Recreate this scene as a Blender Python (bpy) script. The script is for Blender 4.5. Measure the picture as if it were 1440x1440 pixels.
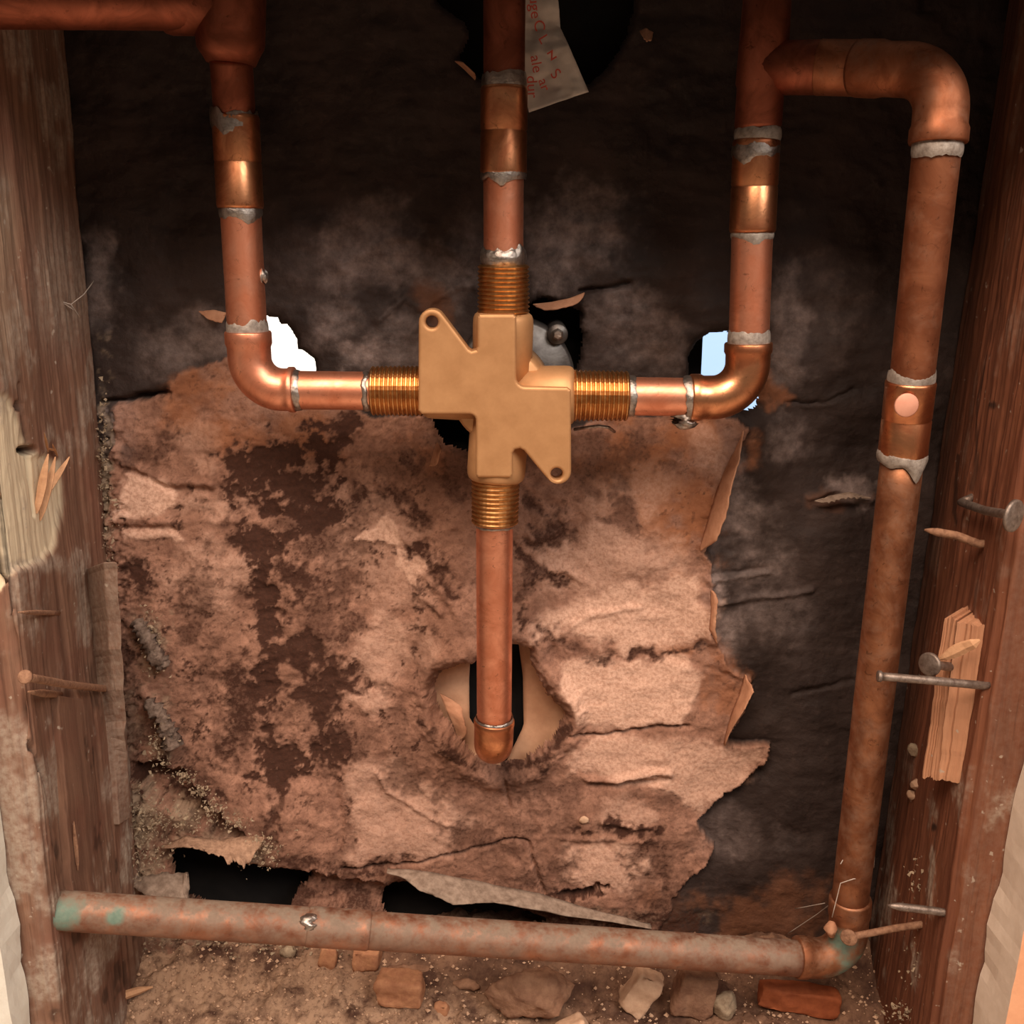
import bpy, bmesh, math, random
import numpy as np
from mathutils import Vector, Matrix

scene = bpy.context.scene
for o in list(bpy.data.objects):
    bpy.data.objects.remove(o, do_unlink=True)
COL = scene.collection
random.seed(7)

# ------------------------------------------------------------------ camera
FPX = 1440.0                       # focal length in pixels of the 1440 frame
PITCH = math.radians(15.0)
CAM = Vector((0.0, -0.396, 0.106))
cam_data = bpy.data.cameras.new('camera')
cam_data.sensor_width = 36.0
cam_data.lens = 36.0 * FPX / 1440.0
cam_data.clip_start = 0.01
cam = bpy.data.objects.new('camera', cam_data)
cam.location = CAM
cam.rotation_euler = (math.pi / 2 - PITCH, 0, 0)
COL.objects.link(cam)
scene.camera = cam

# ------------------------------------------------------------------ world, lights, exposure
w = bpy.data.worlds.new('daylight'); scene.world = w
w.use_nodes = True
bg = w.node_tree.nodes['Background']
bg.inputs['Color'].default_value = (1.0, 0.80, 0.66, 1)
bg.inputs['Strength'].default_value = 0.11
def area(name, loc, target, size, energy, color):
    l = bpy.data.lights.new(name, 'AREA'); l.shape = 'RECTANGLE'
    l.size, l.size_y = size; l.energy = energy; l.color = color
    o = bpy.data.objects.new(name, l); COL.objects.link(o)
    o.location = loc
    o.rotation_euler = (Vector(target) - Vector(loc)).to_track_quat('-Z', 'Y').to_euler()
    return o
area('ceiling_light', (-0.18, -0.82, 1.08), (0, 0, -0.12), (0.80, 0.70), 33, (1.0, 0.77, 0.61))
area('window_light', (1.15, -1.35, 1.30), (0, 0, -0.1), (0.9, 0.8), 30, (1.0, 0.92, 0.86))
vs = scene.view_settings
scene.display_settings.display_device = 'sRGB'
vs.view_transform = 'Standard'; vs.look = 'None'; vs.gamma = 1.0
vs.use_curve_mapping = False
vs.exposure = -0.14

# ------------------------------------------------------------------ measuring: photo pixel -> place in the room
cp, sp = math.cos(PITCH), math.sin(PITCH)
def ray(px, py):
    a = (px - 720) / FPX; b = (720 - py) / FPX
    return Vector((a, cp + b * sp, -sp + b * cp))
def P(px, py, Y):
    r = ray(px, py); t = (Y - CAM.y) / r.y
    return CAM + r * t
def PZ(px, py, z):
    r = ray(px, py); t = (z - CAM.z) / r.z
    return CAM + r * t
def PX(px, py, x):
    r = ray(px, py); t = (x - CAM.x) / r.x
    return CAM + r * t
def proj(x, y, z):
    dy = y - CAM.y; dz = z - CAM.z
    d = dy * cp - dz * sp
    return 720 + FPX * (x - CAM.x) / d, 720 - FPX * (dy * sp + dz * cp) / d

YW = 0.050        # back wall plane
YV = 0.008        # plane of the valve and risers
YF = -0.049       # front face of the studs
ZF = -0.250       # bottom plate

# ------------------------------------------------------------------ noise
_rng = np.random.RandomState(11)
_LAT = _rng.rand(24, 256, 256).astype(np.float32)
def vnoise(x, y, k):
    L = _LAT[k % 24]
    xi = np.floor(x).astype(np.int64); yi = np.floor(y).astype(np.int64)
    fx = x - xi; fy = y - yi
    fx = fx * fx * fx * (fx * (fx * 6 - 15) + 10); fy = fy * fy * fy * (fy * (fy * 6 - 15) + 10)
    a = L[xi & 255, yi & 255]; b = L[(xi + 1) & 255, yi & 255]
    c = L[xi & 255, (yi + 1) & 255]; d = L[(xi + 1) & 255, (yi + 1) & 255]
    return (a + (b - a) * fx) * (1 - fy) + (c + (d - c) * fx) * fy
def fbm(x, y, k=0, octv=5, gain=0.5):
    s = 0; a = 1; t = 0; f = 1.0
    for i in range(octv):
        s = s + a * vnoise(x * f + 17.3 * i, y * f - 9.1 * i, k + i); t += a
        a *= gain; f *= 2.03
    return s / t          # 0..1, mean .5
def ss(a, b, x):
    t = np.clip((x - a) / (b - a), 0, 1); return t * t * (3 - 2 * t)
def seg_dist(U, V, pts, closed=False):
    d = np.full(U.shape, 1e9)
    n = len(pts)
    for i in range(n if closed else n - 1):
        ax, ay = pts[i]; bx, by = pts[(i + 1) % n]
        ex, ey = bx - ax, by - ay
        L = ex * ex + ey * ey + 1e-9
        t = np.clip(((U - ax) * ex + (V - ay) * ey) / L, 0, 1)
        d = np.minimum(d, (U - ax - t * ex) ** 2 + (V - ay - t * ey) ** 2)
    return np.sqrt(d)
def sdf(U, V, pts):
    ins = np.zeros(U.shape, bool)
    n = len(pts)
    for i in range(n):
        ax, ay = pts[i]; bx, by = pts[(i + 1) % n]
        if ay == by: continue
        c = ((ay > V) != (by > V)) & (U < (bx - ax) * (V - ay) / (by - ay) + ax)
        ins ^= c
    d = seg_dist(U, V, pts, True)
    return np.where(ins, d, -d)

# ------------------------------------------------------------------ objects
def thing(name, label, cat, loc, group=None):
    o = bpy.data.objects.new(name, None); COL.objects.link(o)
    o.location = loc; o.empty_display_size = 0.01
    o['label'] = label; o['category'] = cat
    if group: o['group'] = group
    return o
def tag(o, label, cat, group=None):
    o['label'] = label; o['category'] = cat
    if group: o['group'] = group
    return o
def mk(name, verts, faces, mat, parent=None, smooth=True, loc=None, kind=None):
    """one mesh object; verts in world space"""
    verts = np.asarray(verts, dtype=np.float64).reshape(-1, 3)
    base = Vector((0, 0, 0))
    if parent is not None:
        base = parent.matrix_basis.translation.copy()
        if parent.parent is not None: base = base + parent.parent.matrix_basis.translation
    elif loc is not None:
        base = Vector(loc)
    v = verts - np.array(base)
    me = bpy.data.meshes.new(name)
    me.from_pydata(v.tolist(), [], [tuple(int(i) for i in f) for f in faces])
    me.materials.append(mat)
    if smooth:
        me.polygons.foreach_set('use_smooth', [True] * len(me.polygons))
    me.update()
    o = bpy.data.objects.new(name, me); COL.objects.link(o)
    if parent is not None: o.parent = parent
    elif loc is not None: o.location = loc
    if kind: o['kind'] = kind
    return o
def fix(o):
    bm = bmesh.new(); bm.from_mesh(o.data)
    bmesh.ops.recalc_face_normals(bm, faces=bm.faces)
    bm.to_mesh(o.data); bm.free(); o.data.update()
    return o
def bevel(o, w, seg=2, ang=40):
    m = o.modifiers.new('bevel', 'BEVEL'); m.width = w; m.segments = seg
    m.limit_method = 'ANGLE'; m.angle_limit = math.radians(ang)
    return o
def color_attr(me, name, rgb):
    a = me.attributes.new(name, 'FLOAT_COLOR', 'POINT')
    buf = np.ones((len(me.vertices), 4), np.float32); buf[:, :3] = rgb
    a.data.foreach_set('color', buf.ravel())

class Geo:
    """collects shapes into one vertex / face list"""
    def __init__(s): s.v = []; s.f = []
    def add(s, v, f):
        b = len(s.v); s.v += [tuple(p) for p in v]; s.f += [tuple(i + b for i in q) for q in f]
        return s
def sweep(pts, rad, n=28, cap=True, lump=0.0, seed=0, flat=1.0):
    """round bar along 3-D points, radius per point; returns verts, faces"""
    pts = [Vector(p) for p in pts]
    if not hasattr(rad, '__len__'): rad = [rad] * len(pts)
    tang = []
    for i in range(len(pts)):
        a = pts[max(i - 1, 0)]; b = pts[min(i + 1, len(pts) - 1)]
        t = (b - a)
        tang.append(t.normalized() if t.length > 1e-9 else (tang[-1] if tang else Vector((0, 0, 1))))
    up = Vector((0, -1, 0)) if abs(tang[0].y) < 0.9 else Vector((0, 0, 1))
    nrm = (up - tang[0] * up.dot(tang[0])).normalized()
    v = []; f = []
    rg = random.Random(seed)
    for i, p in enumerate(pts):
        nrm = (nrm - tang[i] * nrm.dot(tang[i])).normalized()
        bn = tang[i].cross(nrm)
        for k in range(n):
            a = 2 * math.pi * k / n
            r = rad[i] * (1 + lump * (rg.random() - .5) * 2)
            v.append(p + nrm * (math.cos(a) * r * flat) + bn * (math.sin(a) * r))
    for i in range(len(pts) - 1):
        for k in range(n):
            k2 = (k + 1) % n
            f.append((i * n + k, i * n + k2, (i + 1) * n + k2, (i + 1) * n + k))
    if cap:
        b = len(v); v.append(pts[0]); v.append(pts[-1])
        m = (len(pts) - 1) * n
        for k in range(n):
            k2 = (k + 1) % n
            f.append((b, k2, k)); f.append((b + 1, m + k, m + k2))
    return v, f
def lerp(a, b, t): return Vector(a) + (Vector(b) - Vector(a)) * t
def box_v(c, sx, sy, sz, rot=None):
    v = []
    for x in (-1, 1):
        for y in (-1, 1):
            for z in (-1, 1):
                q = Vector((x * sx / 2, y * sy / 2, z * sz / 2))
                if rot is not None: q = rot @ q
                v.append(Vector(c) + q)
    f = [(0, 1, 3, 2), (4, 6, 7, 5), (0, 4, 5, 1), (2, 3, 7, 6), (0, 2, 6, 4), (1, 5, 7, 3)]
    return v, f

# ------------------------------------------------------------------ materials
class Mat:
    def __init__(s, name):
        s.m = bpy.data.materials.new(name); s.m.use_nodes = True
        s.t = s.m.node_tree; s.n = s.t.nodes; s.l = s.t.links
        s.b = s.n['Principled BSDF']
        s.tc = s.n.new('ShaderNodeTexCoord')
        s.geo = s.n.new('ShaderNodeNewGeometry')
    def link(s, a, b): s.l.new(a, b)
    def put(s, sock, v):
        if hasattr(v, 'is_linked') or isinstance(v, bpy.types.NodeSocket): s.l.new(v, sock)
        elif isinstance(v, (tuple, list)): sock.default_value = tuple(v) + ((1,) if len(v) == 3 and sock.type == 'RGBA' else ())
        else: sock.default_value = v
    def coord(s, scale=(1, 1, 1), world=True, warp=None):
        mp = s.n.new('ShaderNodeMapping'); mp.inputs['Scale'].default_value = scale
        s.link(s.geo.outputs['Position'] if world else s.tc.outputs['Object'], mp.inputs['Vector'])
        return mp.outputs['Vector']
    def noise(s, scale=100, detail=6, rough=0.6, vec=None, dist=0.0):
        n = s.n.new('ShaderNodeTexNoise')
        n.inputs['Scale'].default_value = scale; n.inputs['Detail'].default_value = detail
        n.inputs['Roughness'].default_value = rough; n.inputs['Distortion'].default_value = dist
        s.link(vec if vec is not None else s.coord(), n.inputs['Vector'])
        return n.outputs['Fac']
    def voro(s, scale=100, vec=None, feature='F1'):
        n = s.n.new('ShaderNodeTexVoronoi'); n.feature = feature
        n.inputs['Scale'].default_value = scale
        s.link(vec if vec is not None else s.coord(), n.inputs['Vector'])
        return n.outputs['Distance']
    def ramp(s, fac, stops):
        n = s.n.new('ShaderNodeValToRGB'); e = n.color_ramp.elements
        while len(e) < len(stops): e.new(0.5)
        for i, (p, c) in enumerate(stops):
            e[i].position = p
            e[i].color = (c, c, c, 1) if not hasattr(c, '__len__') else tuple(c) + (1,)
        s.put(n.inputs['Fac'], fac)
        return n.outputs['Color']
    def mix(s, fac, a, b, mode='MIX'):
        n = s.n.new('ShaderNodeMix'); n.data_type = 'RGBA'; n.blend_type = mode
        s.put(n.inputs[0], fac); s.put(n.inputs[6], a); s.put(n.inputs[7], b)
        return n.outputs[2]
    def math(s, op, a, b=0.0, clamp=False):
        n = s.n.new('ShaderNodeMath'); n.operation = op; n.use_clamp = clamp
        s.put(n.inputs[0], a); s.put(n.inputs[1], b)
        return n.outputs[0]
    def attr(s, name):
        n = s.n.new('ShaderNodeAttribute'); n.attribute_name = name
        q = s.n.new('ShaderNodeSeparateColor'); s.link(n.outputs['Color'], q.inputs[0])
        return q.outputs[0], q.outputs[1], q.outputs[2]
    def near(s, pt, r, soft=0.4, wob=0.4):
        """mask around a place, ragged by noise"""
        n = s.n.new('ShaderNodeVectorMath'); n.operation = 'DISTANCE'
        s.link(s.geo.outputs['Position'], n.inputs[0]); n.inputs[1].default_value = pt
        d = s.math('DIVIDE', n.outputs['Value'], r)
        d = s.math('ADD', d, s.math('MULTIPLY', s.math('SUBTRACT', s.noise(160, 5), 0.5), wob * 3))
        return s.ramp(d, [(max(0, 1 - soft) * .7, 1.0), (.85, 0.0)])
    def bump(s, h, strength=0.5, dist=0.001):
        n = s.n.new('ShaderNodeBump'); n.inputs['Strength'].default_value = strength
        n.inputs['Distance'].default_value = dist
        s.put(n.inputs['Height'], h); s.link(n.outputs['Normal'], s.b.inputs['Normal'])
    def out(s, color=None, rough=None, metal=None, spec=None):
        if color is not None: s.put(s.b.inputs['Base Color'], color)
        if rough is not None: s.put(s.b.inputs['Roughness'], rough)
        if metal is not None: s.put(s.b.inputs['Metallic'], metal)
        if spec is not None: s.put(s.b.inputs['Specular IOR Level'], spec)
        return s.m

def copper(name, base, dark, rough=(0.22, 0.42), tarn=0.5, dust=0.0, green=(), dustcol=(.36, .29, .22), metal=1.0):
    m = Mat(name)
    big = m.noise(70, 6, .6, dist=.8)
    fine = m.noise(600, 4, .6)
    c = m.mix(m.ramp(big, [(.5 - tarn * .22, 0.0), (.5 + (1 - tarn) * .22 + .04, 1.0)]), dark, base)
    c = m.mix(m.ramp(m.noise(230, 5, .7, dist=1.5), [(.60, 0.0), (.70, .75)]), c, tuple(x * .45 for x in dark))
    r = m.ramp(big, [(.3, rough[1]), (.7, rough[0])])
    met = metal
    if dust > 0:
        k = m.ramp(m.noise(110, 8, .72), [(.62 - dust * .3, 0.0), (.78 - dust * .22, min(1.0, dust * 1.2))])
        nz = m.n.new('ShaderNodeSeparateXYZ'); m.link(m.geo.outputs['Normal'], nz.inputs[0])
        up = m.math('MULTIPLY_ADD', nz.outputs['Z'], .45); up.node.inputs[2].default_value = .62
        k = m.math('MULTIPLY', k, up, True)
        c = m.mix(k, c, m.mix(fine, dustcol, tuple(x * .55 for x in dustcol)))
        met = m.math('MULTIPLY', m.math('SUBTRACT', 1.0, k), metal)
        r = m.math('MAXIMUM', r, m.math('MULTIPLY', k, .85))
    for (pt, rad) in green:
        k = m.near(pt, rad)
        c = m.mix(k, c, m.mix(fine, (.085, .15, .115), (.19, .25, .19)))
        r = m.math('MAXIMUM', r, m.math('MULTIPLY', k, .8))
        met = m.math('MULTIPLY', met, m.math('SUBTRACT', 1.0, m.math('MULTIPLY', k, .9)))
    m.bump(m.math('ADD', big, m.math('MULTIPLY', fine, .25)), .25, .0006)
    return m.out(c, r, met)
M = {}
M['copper'] = copper('bright_copper', (.90, .40, .25), (.66, .24, .13), (.36, .50), .45, metal=.92)
M['copper_fit'] = copper('flux_stained_copper', (.84, .39, .19), (.46, .17, .08), (.27, .46), .55)
M['copper_red'] = copper('dull_red_copper', (.40, .13, .075), (.22, .07, .04), (.5, .62), .5, .18)
def plain(name, c1, c2, scale=200, rough=.8, metal=0.0, bump=.3, bd=.0008, spec=.3, detail=7, lo=.35, hi=.65):
    m = Mat(name)
    f = m.noise(scale, detail, .65)
    c = m.mix(m.ramp(f, [(lo, 0.0), (hi, 1.0)]), c1, c2)
    if bump: m.bump(f, bump, bd)
    return m.out(c, rough, metal, spec)
M['solder'] = plain('solder', (.56, .50, .45), (.28, .24, .21), 340, .30, .95, .6, .0010)
M['paste'] = plain('dull_solder', (.42, .37, .32), (.22, .18, .15), 340, .6, .4, .5, .0008)
M['brass_cast'] = plain('cast_brass', (.56, .305, .140), (.46, .24, .105), 90, .52, .5, .10, .0003, detail=12)
M['brass'] = plain('cut_brass', (.66, .36, .145), (.46, .22, .08), 300, .36, 1.0, .1, .0003)
M['steel'] = plain('grey_steel', (.16, .15, .14), (.09, .08, .075), 200, .45, .8, .2)
M['nail'] = plain('weathered_nail', (.30, .24, .20), (.14, .10, .08), 400, .5, .7, .4)
M['nail_rust'] = plain('rusted_nail', (.36, .20, .12), (.20, .10, .06), 500, .8, .1, .5)
M['black'] = plain('dark_hole_backing', (.006, .005, .005), (.012, .010, .009), 80, .95, 0, 0)
M['label'] = plain('label_paper', (.66, .60, .54), (.54, .48, .42), 90, .7, 0, .3, .0006)
M['ink'] = plain('red_ink', (.62, .09, .05), (.52, .08, .05), 400, .7, 0, 0)
M['tanpaper'] = plain('torn_tan_paper', (.52, .27, .16), (.38, .18, .10), 170, .8, 0, .4, .0006)
M['greypaper'] = plain('dusty_grey_paper', (.31, .23, .175), (.16, .11, .08), 240, .9, 0, .5, .0008)
M['dustpaper'] = plain('dusty_tan_paper', (.42, .26, .17), (.24, .14, .09), 420, .95, 0, .8, .001)
M['card'] = plain('tan_backing', (.66, .38, .23), (.54, .29, .17), 90, .85, 0, .3)
M['drywall'] = plain('gypsum_edge', (.80, .68, .56), (.72, .60, .48), 160, .9, 0, .4, .0006)
M['drywall_white'] = plain('white_gypsum', (.82, .80, .70), (.76, .72, .62), 200, .9, 0, .4, .0006)
M['peach'] = plain('peach_paint', (.80, .40, .22), (.72, .34, .18), 120, .7, 0, .2)
M['web'] = plain('cobweb', (.50, .42, .36), (.36, .30, .25), 300, .9, 0, 0)
# ================================================================== the setting
# ---- the back wall: dark building paper, torn away over tan plaster below
def wall_material():
    m = Mat('torn_building_paper')
    tan, stain_shade, chalk = m.attr('layer')
    pale, rust, dust = m.attr('tone')
    n1 = m.noise(28, 8, .65); n2 = m.noise(150, 8, .68); n3 = m.noise(620, 4, .6)
    tar = m.mix(m.ramp(n1, [(.35, 0.0), (.68, 1.0)]), (.020, .012, .010), (.046, .029, .024))
    tar = m.mix(m.ramp(n2, [(.54, 0.0), (.80, .45)]), tar, (.090, .060, .050))
    ta = m.mix(m.ramp(n2, [(.30, 0.0), (.66, 1.0)]), (.17, .080, .053), (.41, .218, .147))
    ta = m.mix(m.ramp(n1, [(.40, .55), (.56, 0.0)]), ta, (.20, .098, .062))
    ta = m.mix(m.ramp(n3, [(.34, .5), (.48, 0.0)]), ta, (.15, .072, .048))
    c = m.mix(tan, tar, ta)
    c = m.mix(rust, c, m.mix(n2, (.17, .058, .026), (.40, .165, .075)))
    c = m.mix(pale, c, m.mix(m.ramp(n3, [(.35, 0.0), (.6, 1.0)]), (.46, .265, .185), (.66, .420, .310)))
    c = m.mix(dust, c, m.mix(n3, (.22, .15, .10), (.46, .34, .23)))
    sg = m.math('ADD', stain_shade, m.math('ADD', m.math('MULTIPLY', m.math('SUBTRACT', n3, .5), 1.1), m.math('MULTIPLY', m.math('SUBTRACT', n2, .5), .8)))
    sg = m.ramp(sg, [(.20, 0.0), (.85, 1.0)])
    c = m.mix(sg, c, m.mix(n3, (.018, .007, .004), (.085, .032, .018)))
    c = m.mix(m.math('MULTIPLY', chalk, m.ramp(n2, [(.30, .15), (.68, 1.0)])), c, (.36, .275, .25))
    h = m.math('ADD', n2, m.math('MULTIPLY', n3, .5))
    m.bump(h, .55, .0012)
    r = m.mix(tan, m.ramp(n1, [(.3, .62), (.7, .85)]), (.92, .92, .92))
    return m.out(c, r, 0.0, .3)
M['wall'] = wall_material()

HOLES = {
 'left_light': [(370,445),(388,450),(393,461),(400,458),(408,470),(414,480),(414,494),(424,497),(431,503),(439,508),(440,524),(412,536),(385,530),(366,490)],
 'right_light': [(974,540),(973,505),(984,482),(1000,472),(1024,469),(1036,478),(1036,540)],
 'right_low': [(1050,578),(1060,556),(1074,545),(1070,566),(1064,574)],
 'valve_ur': [(728,430),(745,428),(760,420),(798,432),(812,442),(818,470),(815,500),(806,522),(770,560),(728,560)],
 'valve_ll': [(609,590),(672,588),(676,640),(650,632),(624,624),(613,606)],
 'elbow': [(612,965),(622,945),(645,933),(668,930),(700,925),(724,908),(740,915),(745,940),(770,975),(790,1005),(785,1025),(760,1050),(735,1070),(700,1078),(668,1062),(640,1030),(622,1000)],
 'top': [(608,-30),(617,2),(634,14),(655,28),(663,48),(648,78),(660,96),(674,108),(700,125),(760,132),(830,113),(858,88),(884,42),(893,2),(896,-40),(893,-60),(608,-60)],
 'bottom_left': [(238,1202),(270,1192),(300,1203),(330,1211),(366,1217),(400,1223),(425,1232),(430,1250),(400,1282),(300,1278),(250,1250)],
 'bottom_mid': [(550,1250),(575,1243),(600,1258),(640,1276),(664,1268),(690,1268),(730,1284),(770,1300),(690,1312),(560,1300),(536,1272)],
}
TAN = [(165,570),(205,562),(240,545),(262,522),(300,512),(335,500),(352,540),(400,575),(450,565),(520,585),(600,585),(640,600),(800,605),(850,590),(960,582),(985,566),(1040,590),(1050,603),(1036,640),(1018,690),(1000,740),(988,775),(1000,800),(1003,830),(998,880),(1010,910),(1022,935),(1050,953),(1057,972),(1040,1005),(1024,1028),(1030,1044),(1085,1044),(1083,1063),(1045,1102),(1012,1122),(978,1149),(987,1168),(1003,1190),(980,1225),(945,1262),(940,1290),(900,1330),(160,1380),(140,1200),(160,1000),(148,800)]
PALE = [
 ([(160,728),(172,690),(182,655),(200,668),(240,676),(255,690),(252,712),(225,722)],5,1.0),
 ([(172,742),(205,738),(250,742),(262,752),(215,757),(178,752)],4,.8),
 ([(250,690),(330,690),(345,722),(290,728),(250,720)],14,.45),
 ([(290,770),(350,770),(360,830),(330,870),(260,860),(240,810)],25,.4),
 ([(497,760),(545,724),(556,742),(572,766),(560,771),(520,763)],2.5,1.0),
 ([(553,768),(575,772),(600,787),(608,794),(586,804),(583,822),(568,812)],2.5,.95),
 ([(740,905),(770,862),(830,835),(900,815),(985,800),(998,860),(1000,895),(940,905),(880,915),(800,880)],12,.95),
 ([(800,930),(880,930),(960,925),(985,945),(985,975),(955,1010),(880,1022),(815,1010),(790,965)],8,1.0),
 ([(800,1050),(880,1035),(960,1040),(1080,1050),(1045,1100),(980,1145),(920,1100),(860,1090),(800,1085)],8,.8),
 ([(850,1120),(900,1125),(930,1140),(900,1162),(840,1160)],8,.5),
 ([(490,1070),(560,1065),(600,1100),(640,1120),(680,1160),(620,1195),(560,1212),(488,1216)],12,.55),
 ([(790,1188),(870,1182),(920,1195),(915,1230),(880,1248),(790,1242)],8,.75),
 ([(500,880),(550,850),(600,870),(590,920),(545,980),(505,975)],22,.55),
 ([(470,700),(530,690),(600,740),(600,880),(520,850),(470,780)],22,.35),
 ([(750,760),(850,740),(980,780),(960,830),(820,850),(750,830)],25,.5),
 ([(860,640),(960,660),(900,720),(820,700)],25,.4),
 ([(970,600),(1030,620),(1015,680),(975,660)],14,.45),
 ([(255,605),(290,585),(298,660),(255,655)],14,.35),
]
RUST = [
 ([(240,545),(262,522),(335,505),(345,560),(460,590),(470,640),(330,640),(300,600),(240,590)],14,.75),
 ([(560,590),(670,600),(660,660),(560,640)],16,.5),
 ([(815,590),(985,575),(1040,640),(985,790),(920,740),(830,660)],24,.95),
 ([(940,800),(1002,800),(998,880),(1050,953),(1040,1000),(985,1000),(985,930),(940,900)],8,.65),
 ([(900,905),(990,895),(1030,950),(990,930)],8,.7),
 ([(920,1260),(1160,1240),(1160,1330),(900,1330)],18,.4),
 ([(1070,520),(1105,530),(1112,560),(1085,575),(1066,560)],7,.7),
 ([(590,400),(640,410),(660,500),(620,480)],14,.4),
 ([(1120,700),(1160,690),(1230,700),(1180,715),(1140,720)],5,.2),
]
STAIN_SHADE = [   # stroke, half width, weight; stains plus painted-in shade
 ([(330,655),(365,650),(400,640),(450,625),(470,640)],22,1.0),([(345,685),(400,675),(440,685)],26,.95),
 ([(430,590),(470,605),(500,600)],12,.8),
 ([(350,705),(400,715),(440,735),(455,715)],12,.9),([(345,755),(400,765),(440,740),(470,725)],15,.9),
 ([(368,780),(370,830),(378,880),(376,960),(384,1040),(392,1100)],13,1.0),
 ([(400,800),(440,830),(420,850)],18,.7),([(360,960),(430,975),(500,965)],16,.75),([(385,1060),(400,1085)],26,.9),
 ([(440,900),(470,940),(450,1000),(470,1060)],26,.8),([(420,920),(440,960)],28,.8),([(330,940),(345,1000),(320,1060)],26,.6),([(480,640),(560,640),(640,655)],40,.38),([(760,640),(820,660),(900,640)],40,.36),([(280,1262),(420,1268),(560,1275),(760,1292),(950,1296)],24,.62),([(300,900),(280,960)],20,.4),([(470,760),(480,820),(450,860)],20,.5),([(340,1095),(400,1090),(430,1090)],7,.9),  # the two widest strokes paint shade across the upper tan band
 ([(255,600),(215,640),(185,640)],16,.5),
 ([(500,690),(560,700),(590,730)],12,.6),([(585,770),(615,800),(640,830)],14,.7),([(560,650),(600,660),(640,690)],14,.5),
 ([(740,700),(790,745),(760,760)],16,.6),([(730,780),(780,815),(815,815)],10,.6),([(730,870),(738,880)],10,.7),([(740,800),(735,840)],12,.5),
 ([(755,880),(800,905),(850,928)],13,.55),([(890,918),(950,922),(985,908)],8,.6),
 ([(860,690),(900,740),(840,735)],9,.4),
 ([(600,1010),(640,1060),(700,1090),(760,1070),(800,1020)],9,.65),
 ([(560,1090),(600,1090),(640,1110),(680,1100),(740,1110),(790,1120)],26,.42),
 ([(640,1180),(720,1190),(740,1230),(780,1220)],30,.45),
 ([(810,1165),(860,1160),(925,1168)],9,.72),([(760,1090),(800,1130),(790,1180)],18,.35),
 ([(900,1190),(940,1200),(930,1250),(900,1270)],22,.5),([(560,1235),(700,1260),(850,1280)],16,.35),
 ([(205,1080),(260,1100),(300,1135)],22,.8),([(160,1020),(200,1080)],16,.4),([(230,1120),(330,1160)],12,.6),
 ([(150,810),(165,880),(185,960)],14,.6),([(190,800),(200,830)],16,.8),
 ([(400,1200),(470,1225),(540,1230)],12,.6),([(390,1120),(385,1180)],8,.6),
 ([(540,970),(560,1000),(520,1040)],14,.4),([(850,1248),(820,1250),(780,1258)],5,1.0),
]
CHALK = [   # centre, radii, weight
 ((495,360),(60,55),.75),((560,370),(60,45),.7),((620,380),(50,50),.55),((520,320),(70,50),.5),((800,330),(70,60),.8),((830,300),(60,50),.6),((770,380),(50,35),.6),((560,480),(60,60),.45),
 ((885,450),(60,60),.45),((930,490),(40,50),.4),((470,460),(45,40),.6),((510,500),(40,25),.7),((300,470),(60,35),.5),((240,500),(50,40),.4),((140,370),(22,60),.5),((135,420),(30,50),.5),
 ((1110,450),(35,70),.6),((1100,500),(30,50),.5),((1100,620),(40,40),.45),((1030,660),(20,60),.6),((1040,730),(50,40),.65),((1010,840),(16,70),.9),((1020,890),(26,50),.7),((1060,800),(60,40),.45),((1080,860),(60,50),.35),
 ((1020,1180),(60,40),.35),((170,600),(30,40),.5),((1200,690),(45,14),.7),((660,330),(40,40),.3),((1180,420),(60,80),.2),((420,380),(80,70),.2),
]
DUST = [((190,1150),(40,45),.9),((250,1150),(70,22),.7),((200,1230),(40,30),.8),((300,1190),(80,18),.6),((350,1195),(30,25),.8),((180,1020),(24,70),.55),((225,1040),(16,60),.7),((240,1280),(120,40),.6),((380,1320),(150,25),.7),((700,1290),(200,22),.45),((150,700),(10,200),.6),((215,900),(22,40),.7),((850,1290),(80,20),.4)]
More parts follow.
